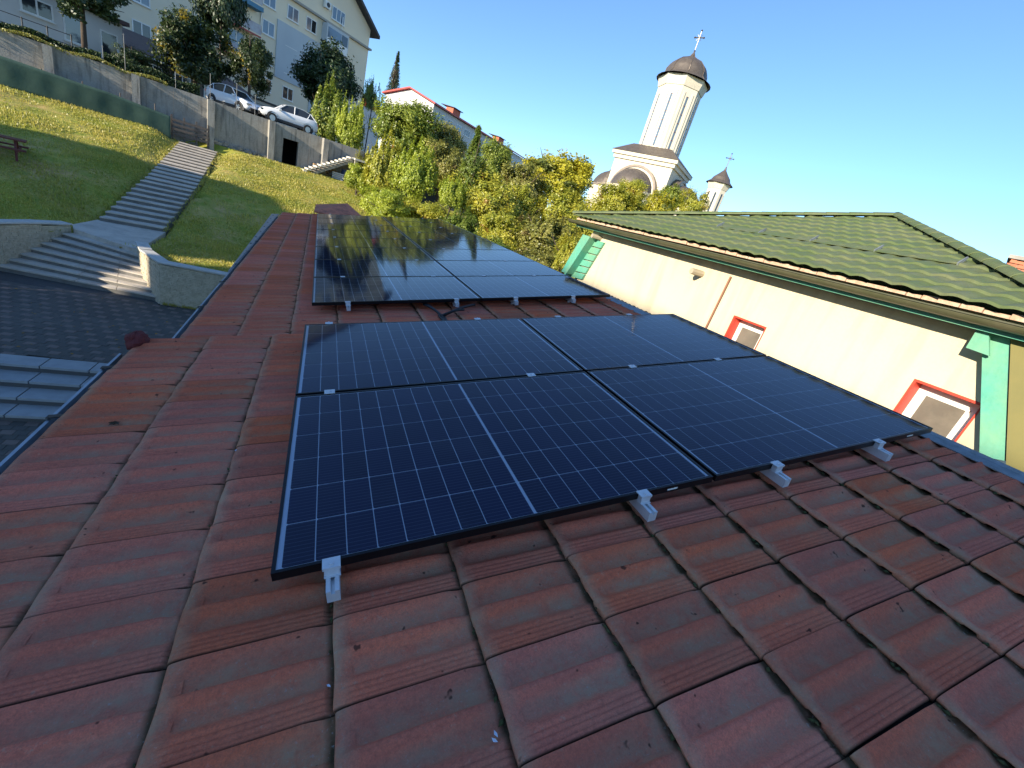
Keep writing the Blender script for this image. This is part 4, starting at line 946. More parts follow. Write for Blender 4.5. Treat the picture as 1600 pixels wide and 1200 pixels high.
# ------------------------------------------------------------------ cars
def car(pos, yaw, label):
    t = thing("parked_car", label, "car", M=Matrix.Translation(pos) @ Matrix.Rotation(yaw, 4, 'Z') @ Matrix.Diagonal((.94, .94, 1.0, 1)), group="white cars parked above the retaining wall")
    # profile in x (front +x), z; half widths
    st = [(-2.08, .52, .80, .78), (-2.02, .36, .98, .84), (-1.75, .30, 1.12, .88), (-1.2, .30, 1.09, .90), (-.4, .30, 1.07, .90), (.5, .30, 1.05, .90), (1.0, .30, 1.03, .90), (1.5, .32, .98, .88), (1.9, .36, .88, .82), (2.08, .45, .66, .70)]
    v = []; f = []; n = 10
    for x, zb, zt, w_ in st:
        for yy, zz in ((-w_ * .9, zb), (-w_, zb + .12), (-w_, zb + (zt - zb) * .6), (-w_ * .96, zt - .04), (-w_ * .8, zt), (w_ * .8, zt), (w_ * .96, zt - .04), (w_, zb + (zt - zb) * .6), (w_, zb + .12), (w_ * .9, zb)): v.append((x, yy, zz))
    for i in range(len(st) - 1):
        for k in range(n): f.append((i * n + k, i * n + (k + 1) % n, (i + 1) * n + (k + 1) % n, (i + 1) * n + k))
    f += [tuple(range(n))[::-1], tuple(range((len(st) - 1) * n, len(st) * n))]
    MB().add(v, f).build("body", M_CARWHITE, t, smooth=True)
    # greenhouse: dark glass volume, white roof and pillars
    g = [(-1.95, 1.0, .70), (-1.55, 1.40, .62), (-.9, 1.53, .60), (-.1, 1.55, .60), (.35, 1.46, .60), (1.02, .98, .72)]
    v = []; f = []
    for x, z, w_ in g: v += [(x, -.84 if z < 1.1 else -w_ * 1.02, z), (x, .84 if z < 1.1 else w_ * 1.02, z)]
    v += [(-1.95, -.84, .96), (-1.95, .84, .96), (1.02, -.84, .96), (1.02, .84, .96)]
    for i in range(5): f.append((2 * i, 2 * i + 1, 2 * i + 3, 2 * i + 2))
    f += [(12, 0, 2, 4, 6, 8, 10, 14), (13, 15, 11, 9, 7, 5, 3, 1), (0, 12, 13, 1), (10, 11, 15, 14)]
    MB().add(v, f).build("windows", M_GLASSDARK, t)
    rf = MB(); 
    pr = [(-1.62, 1.405), (-.9, 1.545), (-.1, 1.565), (.33, 1.475)]
    for a, b in zip(pr, pr[1:]): rf.prism([(a[0], -.60, a[1]), (b[0], -.60, b[1]), (b[0], .60, b[1]), (a[0], .60, a[1])], (0, 0, .03))
    rf.build("roof", M_CARWHITE, t)
    for y in (-.60, .60):
        s = 1 if y > 0 else -1
        for (xa, za, xb, zb_) in ((1.0, .98, .36, 1.47), (-.25, .98, -.3, 1.55), (-1.93, 1.0, -1.5, 1.42), (-1.2, .99, -1.45, 1.42)):
            MB().tube([(xa, s * .84, za), (xb, s * .625, zb_)], .035, 6).build("pillar", M_CARWHITE, t)
    for x in (-1.28, 1.30):
        for s in (-1, 1):
            MB().lathe([(.40, -.02), (.40, .02), (.32, .02)], (0, 0, 0), 20).build("wheel_arch", M_TRIM, t).matrix_local = Matrix.Translation((x, s * .905, .36)) @ Matrix.Rotation(PI / 2, 4, 'X')
            wh = MB().lathe([(.20, -.11), (.31, -.11), (.335, -.07), (.335, .07), (.31, .11), (.20, .11)], (0, 0, 0), 20).build("wheel", M_TYRE, t); wh.matrix_local = Matrix.Translation((x, s * .84, .335)) @ Matrix.Rotation(PI / 2, 4, 'X')
            rm = MB().lathe([(0, 0), (.03, .0), (.195, -.0), (.195, .03)], (0, 0, -.1 * 1), 20)
            for q in range(5):
                Mx = Matrix.Rotation(q * 2 * PI / 5, 4, 'Z'); rm.box((.02, -.03, -.12), (.2, .03, -.10), M=Mx); rm.box((.02, -.03, .10), (.2, .03, .12), M=Mx)
            ro = rm.build("rim", M_RIM, wh)
    for s in (-1, 1):
        MB().box((-2.0 + .3, s * .885 - .02, .24), (1.8, s * .885 + .02, .42)).build("sill_trim", M_TRIM, t)
        MB().box((1.85, s * .62 - .18, .66), (2.06, s * .62 + .18, .78)).build("headlight", M_GLASSDARK, t)
        MB().box((-2.09, s * .66 - .16, .78), (-1.98, s * .66 + .16, .92)).build("tail_light", M_RED, t)
        MB().box((.72, s * .93 - .08, .98), (.88, s * .93 + .08, 1.1)).build("mirror", M_CARWHITE, t)
    MB().box((1.98, -.6, .34), (2.10, .6, .56)).build("grille", M_TRIM, t)
    return t
tang = math.atan2(tW[1], tW[0])
sc = s_of(-3.55); pc_ = along(sc, -1.9, ZT - .06); car(pc_, tang + PI, "white crossover with black wheel arches parked parallel to the wall, nose left")
sc = s_of(-8.05); pc_ = along(sc, -4.0, ZT - .06); car(pc_, tang - .95, "white car parked behind, nose turned towards the wall, left of the crossover")

# ------------------------------------------------------------------ apartment blocks
nF = np.array([math.sin(math.radians(-40.4)), math.cos(math.radians(-40.4))]); tF = np.array([nF[1], -nF[0]])
class Facade:
    """local frame: s along facade to the right, q depth behind the facade, z up"""
    def __init__(s, d0): s.d0 = d0
    def p(s, a, q, z): v = np.array([CAM[0], CAM[1]]) + nF * (s.d0 + q) + tF * a; return (v[0], v[1], z)
    def box(s, m, a0, a1, q0, q1, z0, z1, mi=0): return m.prism([s.p(a0, q0, z0), s.p(a1, q0, z0), s.p(a1, q1, z0), s.p(a0, q1, z0)], (0, 0, z1 - z0), mi)
    def window(s, par, a, z, w_=1.45, h=1.35, panes=2, open_=False, glass=None):
        m = MB(); f = .09
        s.box(m, a - w_ / 2, a + w_ / 2, -.05, .1, z - h / 2, z - h / 2 + f); s.box(m, a - w_ / 2, a + w_ / 2, -.05, .1, z + h / 2 - f, z + h / 2)
        for k in range(panes + 1):
            c = a - w_ / 2 + (w_ - f) * k / panes; s.box(m, c, c + f, -.048, .1, z - h / 2 + f, z + h / 2 - f)
        o = m.build("window", M_WHITE, par)
        for k in range(panes):
            c0 = a - w_ / 2 + (w_ - f) * k / panes + f; c1 = a - w_ / 2 + (w_ - f) * (k + 1) / panes
            s.box(MB(), c0, c1, -.02, .02, z - h / 2 + f, z + h / 2 - f).build("pane", M_DARK if (open_ and k == panes - 1) else (glass or M_WINBLUE), o)
        s.box(MB(), a - w_ / 2 - .06, a + w_ / 2 + .06, -.14, -.001, z - h / 2 - .06, z - h / 2 - .001).build("sill", M_WHITE, o)
M_WINBLUE = mat("sky_lit_pane", (.10, .14, .18), .08, spec=1.0)
M_APT = mat("beige_block_render", (.84, .72, .52), .9, noise=(.15, (.74, .62, .45), .7), noise2=(.9, (.78, .68, .50), .5))
M_APTBLUE = mat("grey_blue_insulation", (.52, .55, .55), .9, noise=(.3, (.46, .49, .50), .7))
M_APTWHITE = mat("white_annex_render", (.66, .63, .57), .85, noise=(.4, (.57, .54, .48), .7))
M_ROOFDK = mat("dark_slate_roof", (.05, .048, .05), .7, noise=(1, (.08, .07, .07), .6))
ap = thing("apartment_block", "tall beige apartment block with dark roof above the parked white cars", "apartment block")
F1 = Facade(55.0); SC = 51.6; ZA = 2.7
fl = [7.26, 9.97, 12.72, 15.35]; ledge = 16.55
F1.box(MB(), -4, SC, 0, 12, ZA, ledge).build("wall", M_APT, ap)
F1.box(MB(), -4, SC + .25, -.35, 12, ledge + .002, ledge + .22).build("ledge", mat("ledge_render", (.36, .33, .28), .9), ap)
F1.box(MB(), -4, SC - .02, 0.05, 12, ledge + .222, ledge + 3.2).build("attic_wall", M_APT, ap)
# mansard roof: overhanging sloping end
m = MB(); za = 18.6
m.prism([F1.p(SC + .9, -.9, za - .35), F1.p(SC - 4.6, -.9, za + 3.2), F1.p(SC - 4.6, 13, za + 3.2), F1.p(SC + .9, 13, za - .35)], (0, 0, .35)); m.build("roof", M_ROOFDK, ap)
m = MB(); m.prism([F1.p(-4, -.9, za + 3.2), F1.p(SC - 4.6, -.9, za + 3.2), F1.p(SC - 4.6, 13, za + 3.2), F1.p(-4, 13, za + 3.2)], (0, 0, .3)); m.build("roof", M_ROOFDK, ap)
F1.box(MB(), -4, SC - 4.3, .1, 12, ledge + 3.1, za + 3.19).build("gable_wall", M_APT, ap)
MB().prism([F1.p(SC - 4.31, .1, ledge + 3.1), F1.p(SC - .6, .1, ledge + 3.1), F1.p(SC - 4.31, .1, za + 2.95)], tuple(np.array([*nF, 0]) * 11)).build("gable_wall", M_APT, ap)
F1.box(MB(), 38.2, 43.6, -.12, -.001, fl[0] + 1.2, fl[2] + 1.35).build("insulation_panel", M_APTBLUE, ap)
F1.box(MB(), 43.0, 46.5, -.11, -.001, fl[0] - 4, fl[2] + 1.35).build("insulation_panel", M_APTBLUE, ap)
for z in fl:
    for a in (25.3, 27.8 + 3.0, 37.2, 39.95 + .1, 42.5):
        if a > 40 and z < 9 and a > 42: continue
        F1.window(ap, a, z, open_=(a == 42.5 and z > 15) or (a > 40 and z == fl[1] and a < 41), glass=M_GLASSDARK if z < 9.0 else None)
for z in fl[1:]:
    F1.window(ap, 48.9, z, w_=1.2) if False else None
for z in (18.0,):
    for a, w_, pn in ((40.3, 1.5, 2), (46.2, 2.0, 3)): F1.window(ap, a, z, w_=w_, panes=pn)
# balcony stack by the drain pipe and the glazed one on the right
for z in fl[1:]:
    b = F1.box(MB(), 31.5, 35.7, -1.1, -.01, z - 1.35, z - 1.22).build("balcony", M_APT, ap)
    F1.box(MB(), 31.5, 35.7, -1.12, -1.05, z - 1.219, z - .35).build("parapet", mat("balcony_front", (.5, .5, .5), .8, noise=(2, (.35, .25, .25), .6)), b)
    F1.box(MB(), 31.5, 35.7, -1.125, -1.06, z - 1.5, z - 1.36).build("red_band", M_REDROOF, b)
    F1.window(ap, 33.3, z + .25, w_=2.6, h=1.6, panes=3)
F1.box(MB(), 31.4, 35.8, -1.2, -.01, fl[3] - 1.75, fl[3] - 1.36).build("balcony_canopy", mat("blue_balcony_panel", (.08, .22, .32), .7), ap)
b = F1.box(MB(), 44.0, 47.4, -.9, -.01, fl[3] - 1.3, fl[3] + 1.05).build("balcony", M_APTBLUE, ap)
F1.box(MB(), 44.1, 47.3, -.96, -.901, fl[3] - 1.25, fl[3] - .35).build("parapet", M_WHITE, b)
F1.box(MB(), 44.2, 46.2, -.93, -.902, fl[3] - .3, fl[3] + .75).build("pane", M_WINBLUE, b)
F1.box(MB(), 46.3, 47.2, -.93, -.902, fl[3] - .3, fl[3] + .75).build("pane", M_GLASSDARK, b)
MB().tube([F1.p(36.3, -.1, ZA), F1.p(36.3, -.1, ledge + 3)], .07, 6).build("drain_pipe", M_WHITE, ap)
MB().tube([F1.p(SC - 4.8, -.15, ledge), F1.p(SC - 4.8, -.15, ledge + 1.6)], .05, 6).build("drain_pipe", M_WHITE, ap)
acu = F1.box(MB(), 43.9, 44.7, -.4, -.01, 17.9, 18.6).build("air_conditioner", M_WHITE, ap)
MB().prism([F1.p(44.3 + .24 * math.cos(q * PI / 6), -.41, 18.25 + .24 * math.sin(q * PI / 6)) for q in range(12)], tuple(np.array([*nF, 0]) * -.02)).build("fan_grille", M_TRIM, acu)
# annexes in front of the block
ax = thing("white_annex", "low white annex with dark windows behind the black railing", "annex"); F2 = Facade(44.5)
F2.box(MB(), 12.0, 19.3, 0, 9, ZA - .1, 5.95).build("wall", M_APTWHITE, ax)
F2.box(MB(), 11.8, 19.6, -.35, 9, 5.952, 6.2).build("roof_edge", mat("brown_tile_edge", (.13, .08, .07), .9), ax)
F2.window(ax, 14.9, 4.9, w_=1.5, h=.95, glass=M_GLASSDARK); F2.window(ax, 16.6, 4.5, w_=1.0, h=1.6, panes=1); F2.window(ax, 19.0 - .5, 4.3, w_=1.0, h=1.7, panes=1, glass=M_GLASSDARK)
bx = thing("brown_annex", "low dark annex with brown lean-to roof under the beige apartment block", "annex"); F3 = Facade(48.5)
F3.box(MB(), 21.5, 30.5, 0, 6, ZA - .1, 5.0).build("wall", mat("dark_annex_wall", (.16, .14, .12), .9), bx)
m = MB(); m.prism([F3.p(21.0, -.8, 4.9), F3.p(31, -.8, 4.9), F3.p(31, 6.4, 6.8), F3.p(21, 6.4, 6.8)], (0, 0, .12)); m.build("roof", mat("brown_lean_to_roof", (.17, .12, .11), .9, noise=(2, (.12, .09, .08), .7)), bx)
MB().prism([F3.p(21.0, -.82, 4.78), F3.p(31, -.82, 4.78), F3.p(31, -.82, 4.89), F3.p(21, -.82, 4.89)], tuple(np.array([*nF, 0]) * .05)).build("eave_board", M_APTWHITE, bx)
for a in (23.0, 25.2, 27.6): F3.window(bx, a, 3.95, w_=1.3, h=1.1, glass=M_GLASSDARK)
gx = thing("garage", "grey garage box behind the white car, under the dark trees", "garage"); F4 = Facade(50)
F4.box(MB(), 32.0, 37.5, 0, 4, ZA - .1, 5.0).build("wall", M_APTWHITE, gx); F4.box(MB(), 31.8, 37.7, -.3, 4, 5.002, 5.15).build("roof", M_ROOFDK, gx)
for a in (33.4, 36.1):
    d_ = F4.box(MB(), a - 1.1, a + 1.1, -.03, -.001, ZA, 4.7).build("door", M_CONC, gx)
    for q in range(8): F4.box(MB(), a - 1.05, a + 1.05, -.045, -.031, ZA + .1 + q * .23, ZA + .3 + q * .23).build("door_slat", M_APTWHITE, d_)
# long block with red roof
rb = thing("apartment_block", "long pale apartment block with red roof running down behind the trees", "apartment block")
F5 = Facade(69.7); A0_ = 69.7 * math.tan(math.radians(10.3 + 40.4)); A1_ = 69.7 * math.tan(math.radians(22.6 + 40.4)); zr = 18.7
M_APT2 = mat("pale_block_render", (.62, .60, .56), .9, noise=(.1, (.55, .54, .52), .7))
F5.box(MB(), A0_, A1_, 0, 14, -3, zr).build("wall", M_APT2, rb)
m = MB()
for (q0, z0, q1, z1) in ((-.7, zr - .05, 7, zr + 2.0), (14.7, zr - .05, 7, zr + 2.0)):
    m.prism([F5.p(A0_ - .6, q0, z0), F5.p(A1_ + .6, q0, z0), F5.p(A1_ + .6, q1, z1), F5.p(A0_ - .6, q1, z1)], (0, 0, .3))
m.build("roof", M_REDROOF, rb)
MB().prism([F5.p(A0_ + .05, 0, zr), F5.p(A0_ + .05, 14, zr), F5.p(A0_ + .05, 7, zr + 1.95)], tuple(np.array([*tF, 0]) * .3)).build("gable", M_APT2, rb)
a = A0_ + 3.0; k = 0
while a < A1_ - 2:
    for z in (16.9, 14.1, 11.3): F5.window(rb, a, z, w_=1.9 if k % 3 else 2.6, h=1.4, panes=3 if k % 3 == 0 else 2, glass=M_GLASSDARK if k % 2 else None)
    a += 3.7; k += 1
for a in (A0_ + 9, A0_ + 32, A0_ + 60):
    dm = F5.box(MB(), a, a + 3, 1.5, 3.6, zr + .6, zr + 1.9).build("dormer", mat("dormer_red", (.45, .12, .06), .7), rb)
    MB().prism([F5.p(a - .4, 1.0, zr + 1.95), F5.p(a + 3.4, 1.0, zr + 1.95), F5.p(a + 3.4, 5, zr + 2.2), F5.p(a - .4, 5, zr + 2.2)], (0, 0, .12)).build("dormer_roof", M_ROOFDK, dm)
sr = thing("house", "house with red pitched roof peeping out between the dark tree and the pale block", "house")
F6 = Facade(70); a_ = 70 * math.tan(math.radians(3.3 + 40.4))
F6.box(MB(), a_ - 3, a_ + 4, 0, 8, -2, 12.2).build("wall", M_APT2, sr)
MB().prism([F6.p(a_ - 3.4, -.5, 14.3), F6.p(a_ + 4.5, -.5, 12.0), F6.p(a_ + 4.5, 8, 12.0), F6.p(a_ - 3.4, 8, 14.3)], (0, 0, .25)).build("roof", M_REDROOF, sr)
# unseen blocks added at left, sized and gapped to shade courtyard, lawn and roof
sb_m = mat("shade_block_render", (.42, .38, .30), .9)
for k, (y0, y1, lb) in enumerate(((6.4, 17.7, "unseen block added left of the lawn to shade it, nearer the retaining wall"), (-34, 3.1, "long unseen block added left of the courtyard to shade the tiled roof"))):
    t = thing("apartment_block", lb, "apartment block")
    zt_ = (8.7, 13.5)[k]; MB().box((-37.2, y0, -5.5), (-31.2, y1, zt_)).build("wall", sb_m, t); MB().box((-37.5, y0 - .0, zt_ + .002), (-30.9, y1 + .0, zt_ + .22)).build("roof", M_ROOFDK, t)
    y = y0 + 1.5
    while y < y1 - 1.2:
        for z in (-2, .8, 3.6, 6.4, 9.2, 11.8)[:4 if k == 0 else 6]: MB().box((-31.2, y, z), (-31.14, y + 1.4, z + 1.35)).build("window", M_GLASSDARK, t)
        y += 3.2
# far annex: small hipped tile roof beyond the tiled house
M_ANNEX = mat("annex_tile", (.62, .19, .10), .85, noise=(5, (.28, .09, .055), .8), bump=.5, bscale=25)
hp = thing("small_tiled_roof", "small hipped red tile roof just beyond the far end of the solar panels", "roof")
c = azd(2.3, 17.5, 0); zb = -.52; zt = -.10
B_ = [(c[0] - .95, c[1] - 1.0, zb), (c[0] + .75, c[1] - 1.0, zb), (c[0] + .75, c[1] + 1.6, zb), (c[0] - .95, c[1] + 1.6, zb)]
for k in range(4): MB().prism([B_[k], B_[(k + 1) % 4], (c[0] + .1, c[1] + .3, zt)], (0, 0, .05)).build("roof_slope", M_ANNEX, hp)
MB().box((c[0] - .8, c[1] - .85, GZ), (c[0] + .6, c[1] + 1.4, zb - .01)).build("wall", M_CREAM, hp)

# ------------------------------------------------------------------ church
chf = thing("church", "cream Orthodox church with tall octagonal tower, dark dome and cross", "church")
yaw = math.radians(90 - (-123)); D = 70.0
ctr = azd(36.9, D + 3, 0)
CM = Matrix.Translation((ctr[0], ctr[1], 0)) @ Matrix.Rotation(yaw, 4, 'Z')   # local +x = lit face normal
def cb_(m, name, mt, smooth=False, par=None): return m.build(name, mt, par or chf, smooth) if False else _cb(m, name, mt, smooth, par)
def _cb(m, name, mt, smooth, par):
    m.v = [tuple(CM @ Vector(p)) for p in m.v]; return m.build(name, mt, par or chf, smooth)
HS = 4.4
_cb(MB().box((-HS, -HS, -4), (HS, HS, 13.2)), "nave_block", M_CHURCH, False, None)
_cb(MB().box((-HS - .25, -HS - .25, 13.202), (HS + .25, HS + .25, 13.7)), "cornice", M_CHURCH, False, None)
_cb(MB().box((-HS - .5, -HS - .5, 13.702), (HS + .5, HS + .5, 14.15)), "cornice", M_CHURCH, False, None)
m = MB(); e = HS + .6; r_t = 2.9
m.add([(-e, -e, 14.16), (e, -e, 14.16), (e, e, 14.16), (-e, e, 14.16), (-r_t, -r_t, 15.7), (r_t, -r_t, 15.7), (r_t, r_t, 15.7), (-r_t, r_t, 15.7)], [(0, 1, 5, 4), (1, 2, 6, 5), (2, 3, 7, 6), (3, 0, 4, 7), (4, 5, 6, 7), (0, 3, 2, 1)])
_cb(m, "skirt_roof", M_METALDK, False, None)
RT = 3.1; o8 = PI / 8
def octa(m, r0, r1, z0, z1): return m.lathe([(0, z0), (r0, z0), (r1, z1), (0, z1)], (0, 0, 0), 8, rot=o8)
TZ0, TZ1 = 14.9, 23.5
_cb(octa(MB(), RT, RT, TZ0, TZ1), "tower", M_CHURCH, False, None)
for k in range(8):
    a = k * PI / 4; Rz = Matrix.Rotation(a, 4, 'Z'); ap_ = RT * math.cos(PI / 8)
    _cb(MB().box((ap_ - .001, -.78, TZ0 + .8), (ap_ + .10, -.52, TZ1 - .6), M=Rz), "pilaster_strip", M_CHURCH, False, None)
    _cb(MB().box((ap_ - .001, .52, TZ0 + .8), (ap_ + .10, .78, TZ1 - .6), M=Rz), "pilaster_strip", M_CHURCH, False, None)
    w_ = _cb(MB().box((ap_ - .002, -.14, TZ0 + 1.0), (ap_ + .03, .14, TZ1 - 1.1), M=Rz), "slit_window", M_WINBLUE, False, None)
    for q in range(7):
        z = TZ0 + 1.0 + (TZ1 - TZ0 - 2.1) * q / 6; _cb(MB().box((ap_ + .031, -.15, z - .03), (ap_ + .05, .15, z + .03), M=Rz), "glazing_bar", M_BROWNRED, False, w_)
_cb(octa(MB(), RT + .1, RT + .25, TZ1 + .002, TZ1 + .5), "cornice", M_CHURCH, False, None)
_cb(octa(MB(), RT + .25, RT + .42, TZ1 + .502, TZ1 + 1.15), "cornice", M_CHURCH, False, None)
dome = [(RT + .75, TZ1 + 1.16), (RT + .2, TZ1 + 1.45), (RT - .2, TZ1 + 1.8), (RT - .25, TZ1 + 2.4), (RT - .6, TZ1 + 3.0), (RT - 1.3, TZ1 + 3.6), (RT - 2.2, TZ1 + 4.0), (.35, TZ1 + 4.3), (.14, TZ1 + 4.7), (.05, TZ1 + 5.2)]
do = _cb(MB().lathe(dome, (0, 0, 0), 24, rot=o8), "dome", M_METALDK, True, None)
for k in range(8):
    a = k * PI / 4 + o8; ca, sa = math.cos(a), math.sin(a); _cb(MB().tube([(r * ca * 1.01, r * sa * 1.01, z) for r, z in dome[1:-1]], .05, 5), "dome_rib", M_METALDK, False, do)
def cross(m, c, s):
    x, y, z = c; m.tube([(x, y, z), (x, y, z + 1.9 * s)], .05 * s, 6); m.tube([(x, y - .5 * s, z + 1.25 * s), (x, y + .5 * s, z + 1.25 * s)], .055 * s, 6)
    for q in ((0, .5, 1.25), (0, -.5, 1.25), (0, 0, 1.9), (0, 0, 0)): m.lathe([(0, -.12 * s), (.12 * s, 0), (0, .12 * s)], (x + q[0], y + q[1] * s, z + q[2] * s), 8)
    for a in (-1, 1):
        for b in (-1, 1): m.tube([(x, y, z + 1.25 * s), (x, y + a * .28 * s, z + (1.25 + b * .28) * s)], .02 * s, 5)
    return m
_cb(cross(MB(), (0, 0, TZ1 + 5.0), 1.25), "cross", M_CROSS, False, None)
# arched gables on the faces, with the apse dome on the lit one
def arch(m, r0, r1, x0, x1, zc, n=16):
    v = []; 
    for k in range(n + 1):
        a = PI * k / n
        for x in (x0, x1):
            for r in (r0, r1): v.append((x, r * math.cos(a), zc + r * math.sin(a)))
    f = []
    for k in range(n):
        i = k * 4; f += [(i, i + 4, i + 5, i + 1), (i + 2, i + 3, i + 7, i + 6), (i, i + 2, i + 6, i + 4), (i + 1, i + 5, i + 7, i + 3)]
    f += [(0, 1, 3, 2), (n * 4, n * 4 + 2, n * 4 + 3, n * 4 + 1)]
    return m.add(v, f)
ZC = 9.1
for face, rot in ((0, 0), (1, PI / 2), (2, PI), (3, -PI / 2)):
    Rz = Matrix.Rotation(rot, 4, 'Z')
    def fx(m): m.v = [tuple(Rz @ Vector(p)) for p in m.v]; return m
    _cb(fx(arch(MB(), 3.25, 3.55, HS + .001, HS + 1.1, ZC)), "arch_roof", M_METALDK, False, None)
    _cb(fx(arch(MB(), 2.6, 3.249, HS + .001, HS + .95, ZC)), "arch_band", M_CHURCH, False, None)
    # side shoulders
    _cb(fx(MB().box((HS + .001, -4.9, -4), (HS + 1.6, 4.9, ZC - .01))), "transept", M_CHURCH, False, None)
    _cb(fx(MB().box((HS + .001, -5.1, ZC - .009), (HS + 1.85, 5.1, ZC + .16))), "eave_slab", M_METALDK, False, None)
    _cb(fx(MB().box((HS + .002, -2.55, ZC + .161), (HS + .03, 2.55, ZC + .8))), "tympanum", M_CHURCH, False, None)
    dm = [(3.0 * math.cos(a), 2.75 * math.sin(a)) for a in [PI / 2 * k / 8 for k in range(9)]]
    q = MB().lathe([(r, z) for r, z in dm], (HS + 1.2, 0, ZC + .17), 22, a0=-PI / 2, a1=PI / 2)
    _cb(fx(q), "apse_dome", M_METALDK, True, None)
    _cb(fx(MB().lathe([(3.35, ZC - .2), (3.45, ZC + .1), (3.0, ZC + .2)], (HS + 1.2, 0, 0), 22, a0=-PI / 2, a1=PI / 2)), "apse_cornice", M_CHURCH, False, None)
    _cb(fx(MB().lathe([(3.1, -4), (3.1, ZC - .19)], (HS + 1.2, 0, 0), 22, a0=-PI / 2, a1=PI / 2)), "apse_wall", M_CHURCH, False, None)
# second, smaller turret of the church
t2 = azd(44.7, 72, 0); CM = Matrix.Translation((t2[0], t2[1], 0)) @ Matrix.Rotation(yaw + .2, 4, 'Z')
z0 = 9.6
_cb(MB().box((-2.0, -2.0, -4), (2.0, 2.0, 8.0)), "turret_base", M_CHURCH, False, None)
_cb(MB().add([(-2.4, -2.4, 8.01), (2.4, -2.4, 8.01), (2.4, 2.4, 8.01), (-2.4, 2.4, 8.01), (0, 0, 9.7)], [(0, 1, 4), (1, 2, 4), (2, 3, 4), (3, 0, 4), (0, 3, 2, 1)]), "turret_skirt", M_METALDK, False, None)
R2 = 1.35; H2 = 12.7
_cb(octa(MB(), R2, R2, 8.4, H2), "turret", M_CHURCH, False, None)
for k in range(8):
    Rz = Matrix.Rotation(k * PI / 4, 4, 'Z'); ap_ = R2 * math.cos(PI / 8)
    _cb(MB().box((ap_ - .001, -.12, 9.6), (ap_ + .03, .12, H2 - .5), M=Rz), "slit_window", M_GLASSDARK, False, None)
_cb(octa(MB(), R2 + .05, R2 + .35, H2 + .002, H2 + .75), "cornice", M_CHURCH, False, None)
_cb(MB().lathe([(R2 + .55, H2 + .76), (R2 - .0, H2 + 1.2), (R2 - .2, H2 + 1.6), (R2 - .7, H2 + 2.1), (.2, H2 + 2.6), (.06, H2 + 3.1)], (0, 0, 0), 24, rot=o8), "turret_dome", M_METALDK, False, None)
_cb(cross(MB(), (0, 0, H2 + 3.0), .95), "cross", M_CROSS, False, None)

# ------------------------------------------------------------------ trees
def leaf_cloud(name, kind, n, seed, mats, leaf=.045):
    r = np.random.default_rng(seed); P = []; Nn_ = []
    if kind == 'conifer':
        nb_ = 60
        for k in range(nb_):
            t = (k + .5) / nb_; z = -1 + 2 * t; R = (1 - t) * .8 + .04; nbr = int(5 + 8 * (1 - t)); 
            for b in range(nbr):
                a = r.uniform(0, 2 * PI); m_ = max(8, int(n / nb_ / nbr * (1.6 - t))); u = r.random(m_) ** .7; rad = R * u * r.uniform(.75, 1.1)
                P.append(np.stack([rad * np.cos(a) + r.normal(0, .03, m_), rad * np.sin(a) + r.normal(0, .03, m_), z - .16 * rad / max(R, .1) * R + .10 * (u ** 2) * R + r.normal(0, .018, m_)], -1))
        P = np.concatenate(P)
    else:
        nc = {'broad': 90, 'bushy': 130, 'spiky': 110, 'loose': 70}[kind]
        # clump centres in a lumpy ellipsoid made of several lobes
        lobes = [(np.array([0, 0, 0.]), .72)] + [(np.array([math.cos(a) * .42, math.sin(a) * .42, r.uniform(-.35, .45)]), r.uniform(.34, .52)) for a in r.uniform(0, 2 * PI, 9)] + [(np.array([r.normal(0, .15), r.normal(0, .15), .55]), .40)]
        cs = []
        while len(cs) < nc:
            c, R = lobes[r.integers(len(lobes))]; d = r.normal(0, 1, 3); d /= np.linalg.norm(d); p = c + d * R * r.uniform(.62, 1.05)
            if p[2] < -.95: continue
            cs.append(p)
        for c in cs:
            m_ = int(n / nc * r.uniform(.5, 1.5)); sz = r.uniform(.08, .17)
            q = r.normal(0, 1, (m_, 3)); q *= sz / (1 + .3 * np.abs(q))
            if kind == 'spiky':
                h = r.uniform(.12, .38); q[:, 2] = q[:, 2] * 1.2 + (r.random(m_) ** 1.3) * h; f_ = 1 - .8 * np.clip(q[:, 2] / h, 0, 1); q[:, 0] *= f_; q[:, 1] *= f_
            if kind == 'bushy': q[:, 2] += np.abs(r.normal(0, .05, m_))
            P.append(c + q)
        P = np.concatenate(P)
    n = len(P); out = P / (np.linalg.norm(P, axis=1, keepdims=True) + 1e-6)
    nr = out * 1.1 + r.normal(0, .62, (n, 3)); nr[:, 2] += .25; nr /= np.linalg.norm(nr, axis=1, keepdims=True)
    a = np.cross(nr, r.normal(0, 1, (n, 3))); a /= np.linalg.norm(a, axis=1, keepdims=True); b = np.cross(nr, a)
    s = leaf * r.uniform(.6, 1.3, (n, 1)); lw = .55 if kind != 'conifer' else .28
    V = np.empty((n, 4, 3)); V[:, 0] = P - a * s; V[:, 1] = P + b * s * lw - nr * s * .1; V[:, 2] = P + a * s; V[:, 3] = P - b * s * lw - nr * s * .1
    me = bpy.data.meshes.new(name); me.vertices.add(n * 4); me.vertices.foreach_set("co", V.reshape(-1)); me.loops.add(n * 4); me.loops.foreach_set("vertex_index", np.arange(n * 4, dtype=np.int32))
    me.polygons.add(n); me.polygons.foreach_set("loop_start", np.arange(0, n * 4, 4, dtype=np.int32))
    me.materials.append(mats); me.update(); me.validate(); return me
CROWN = {}
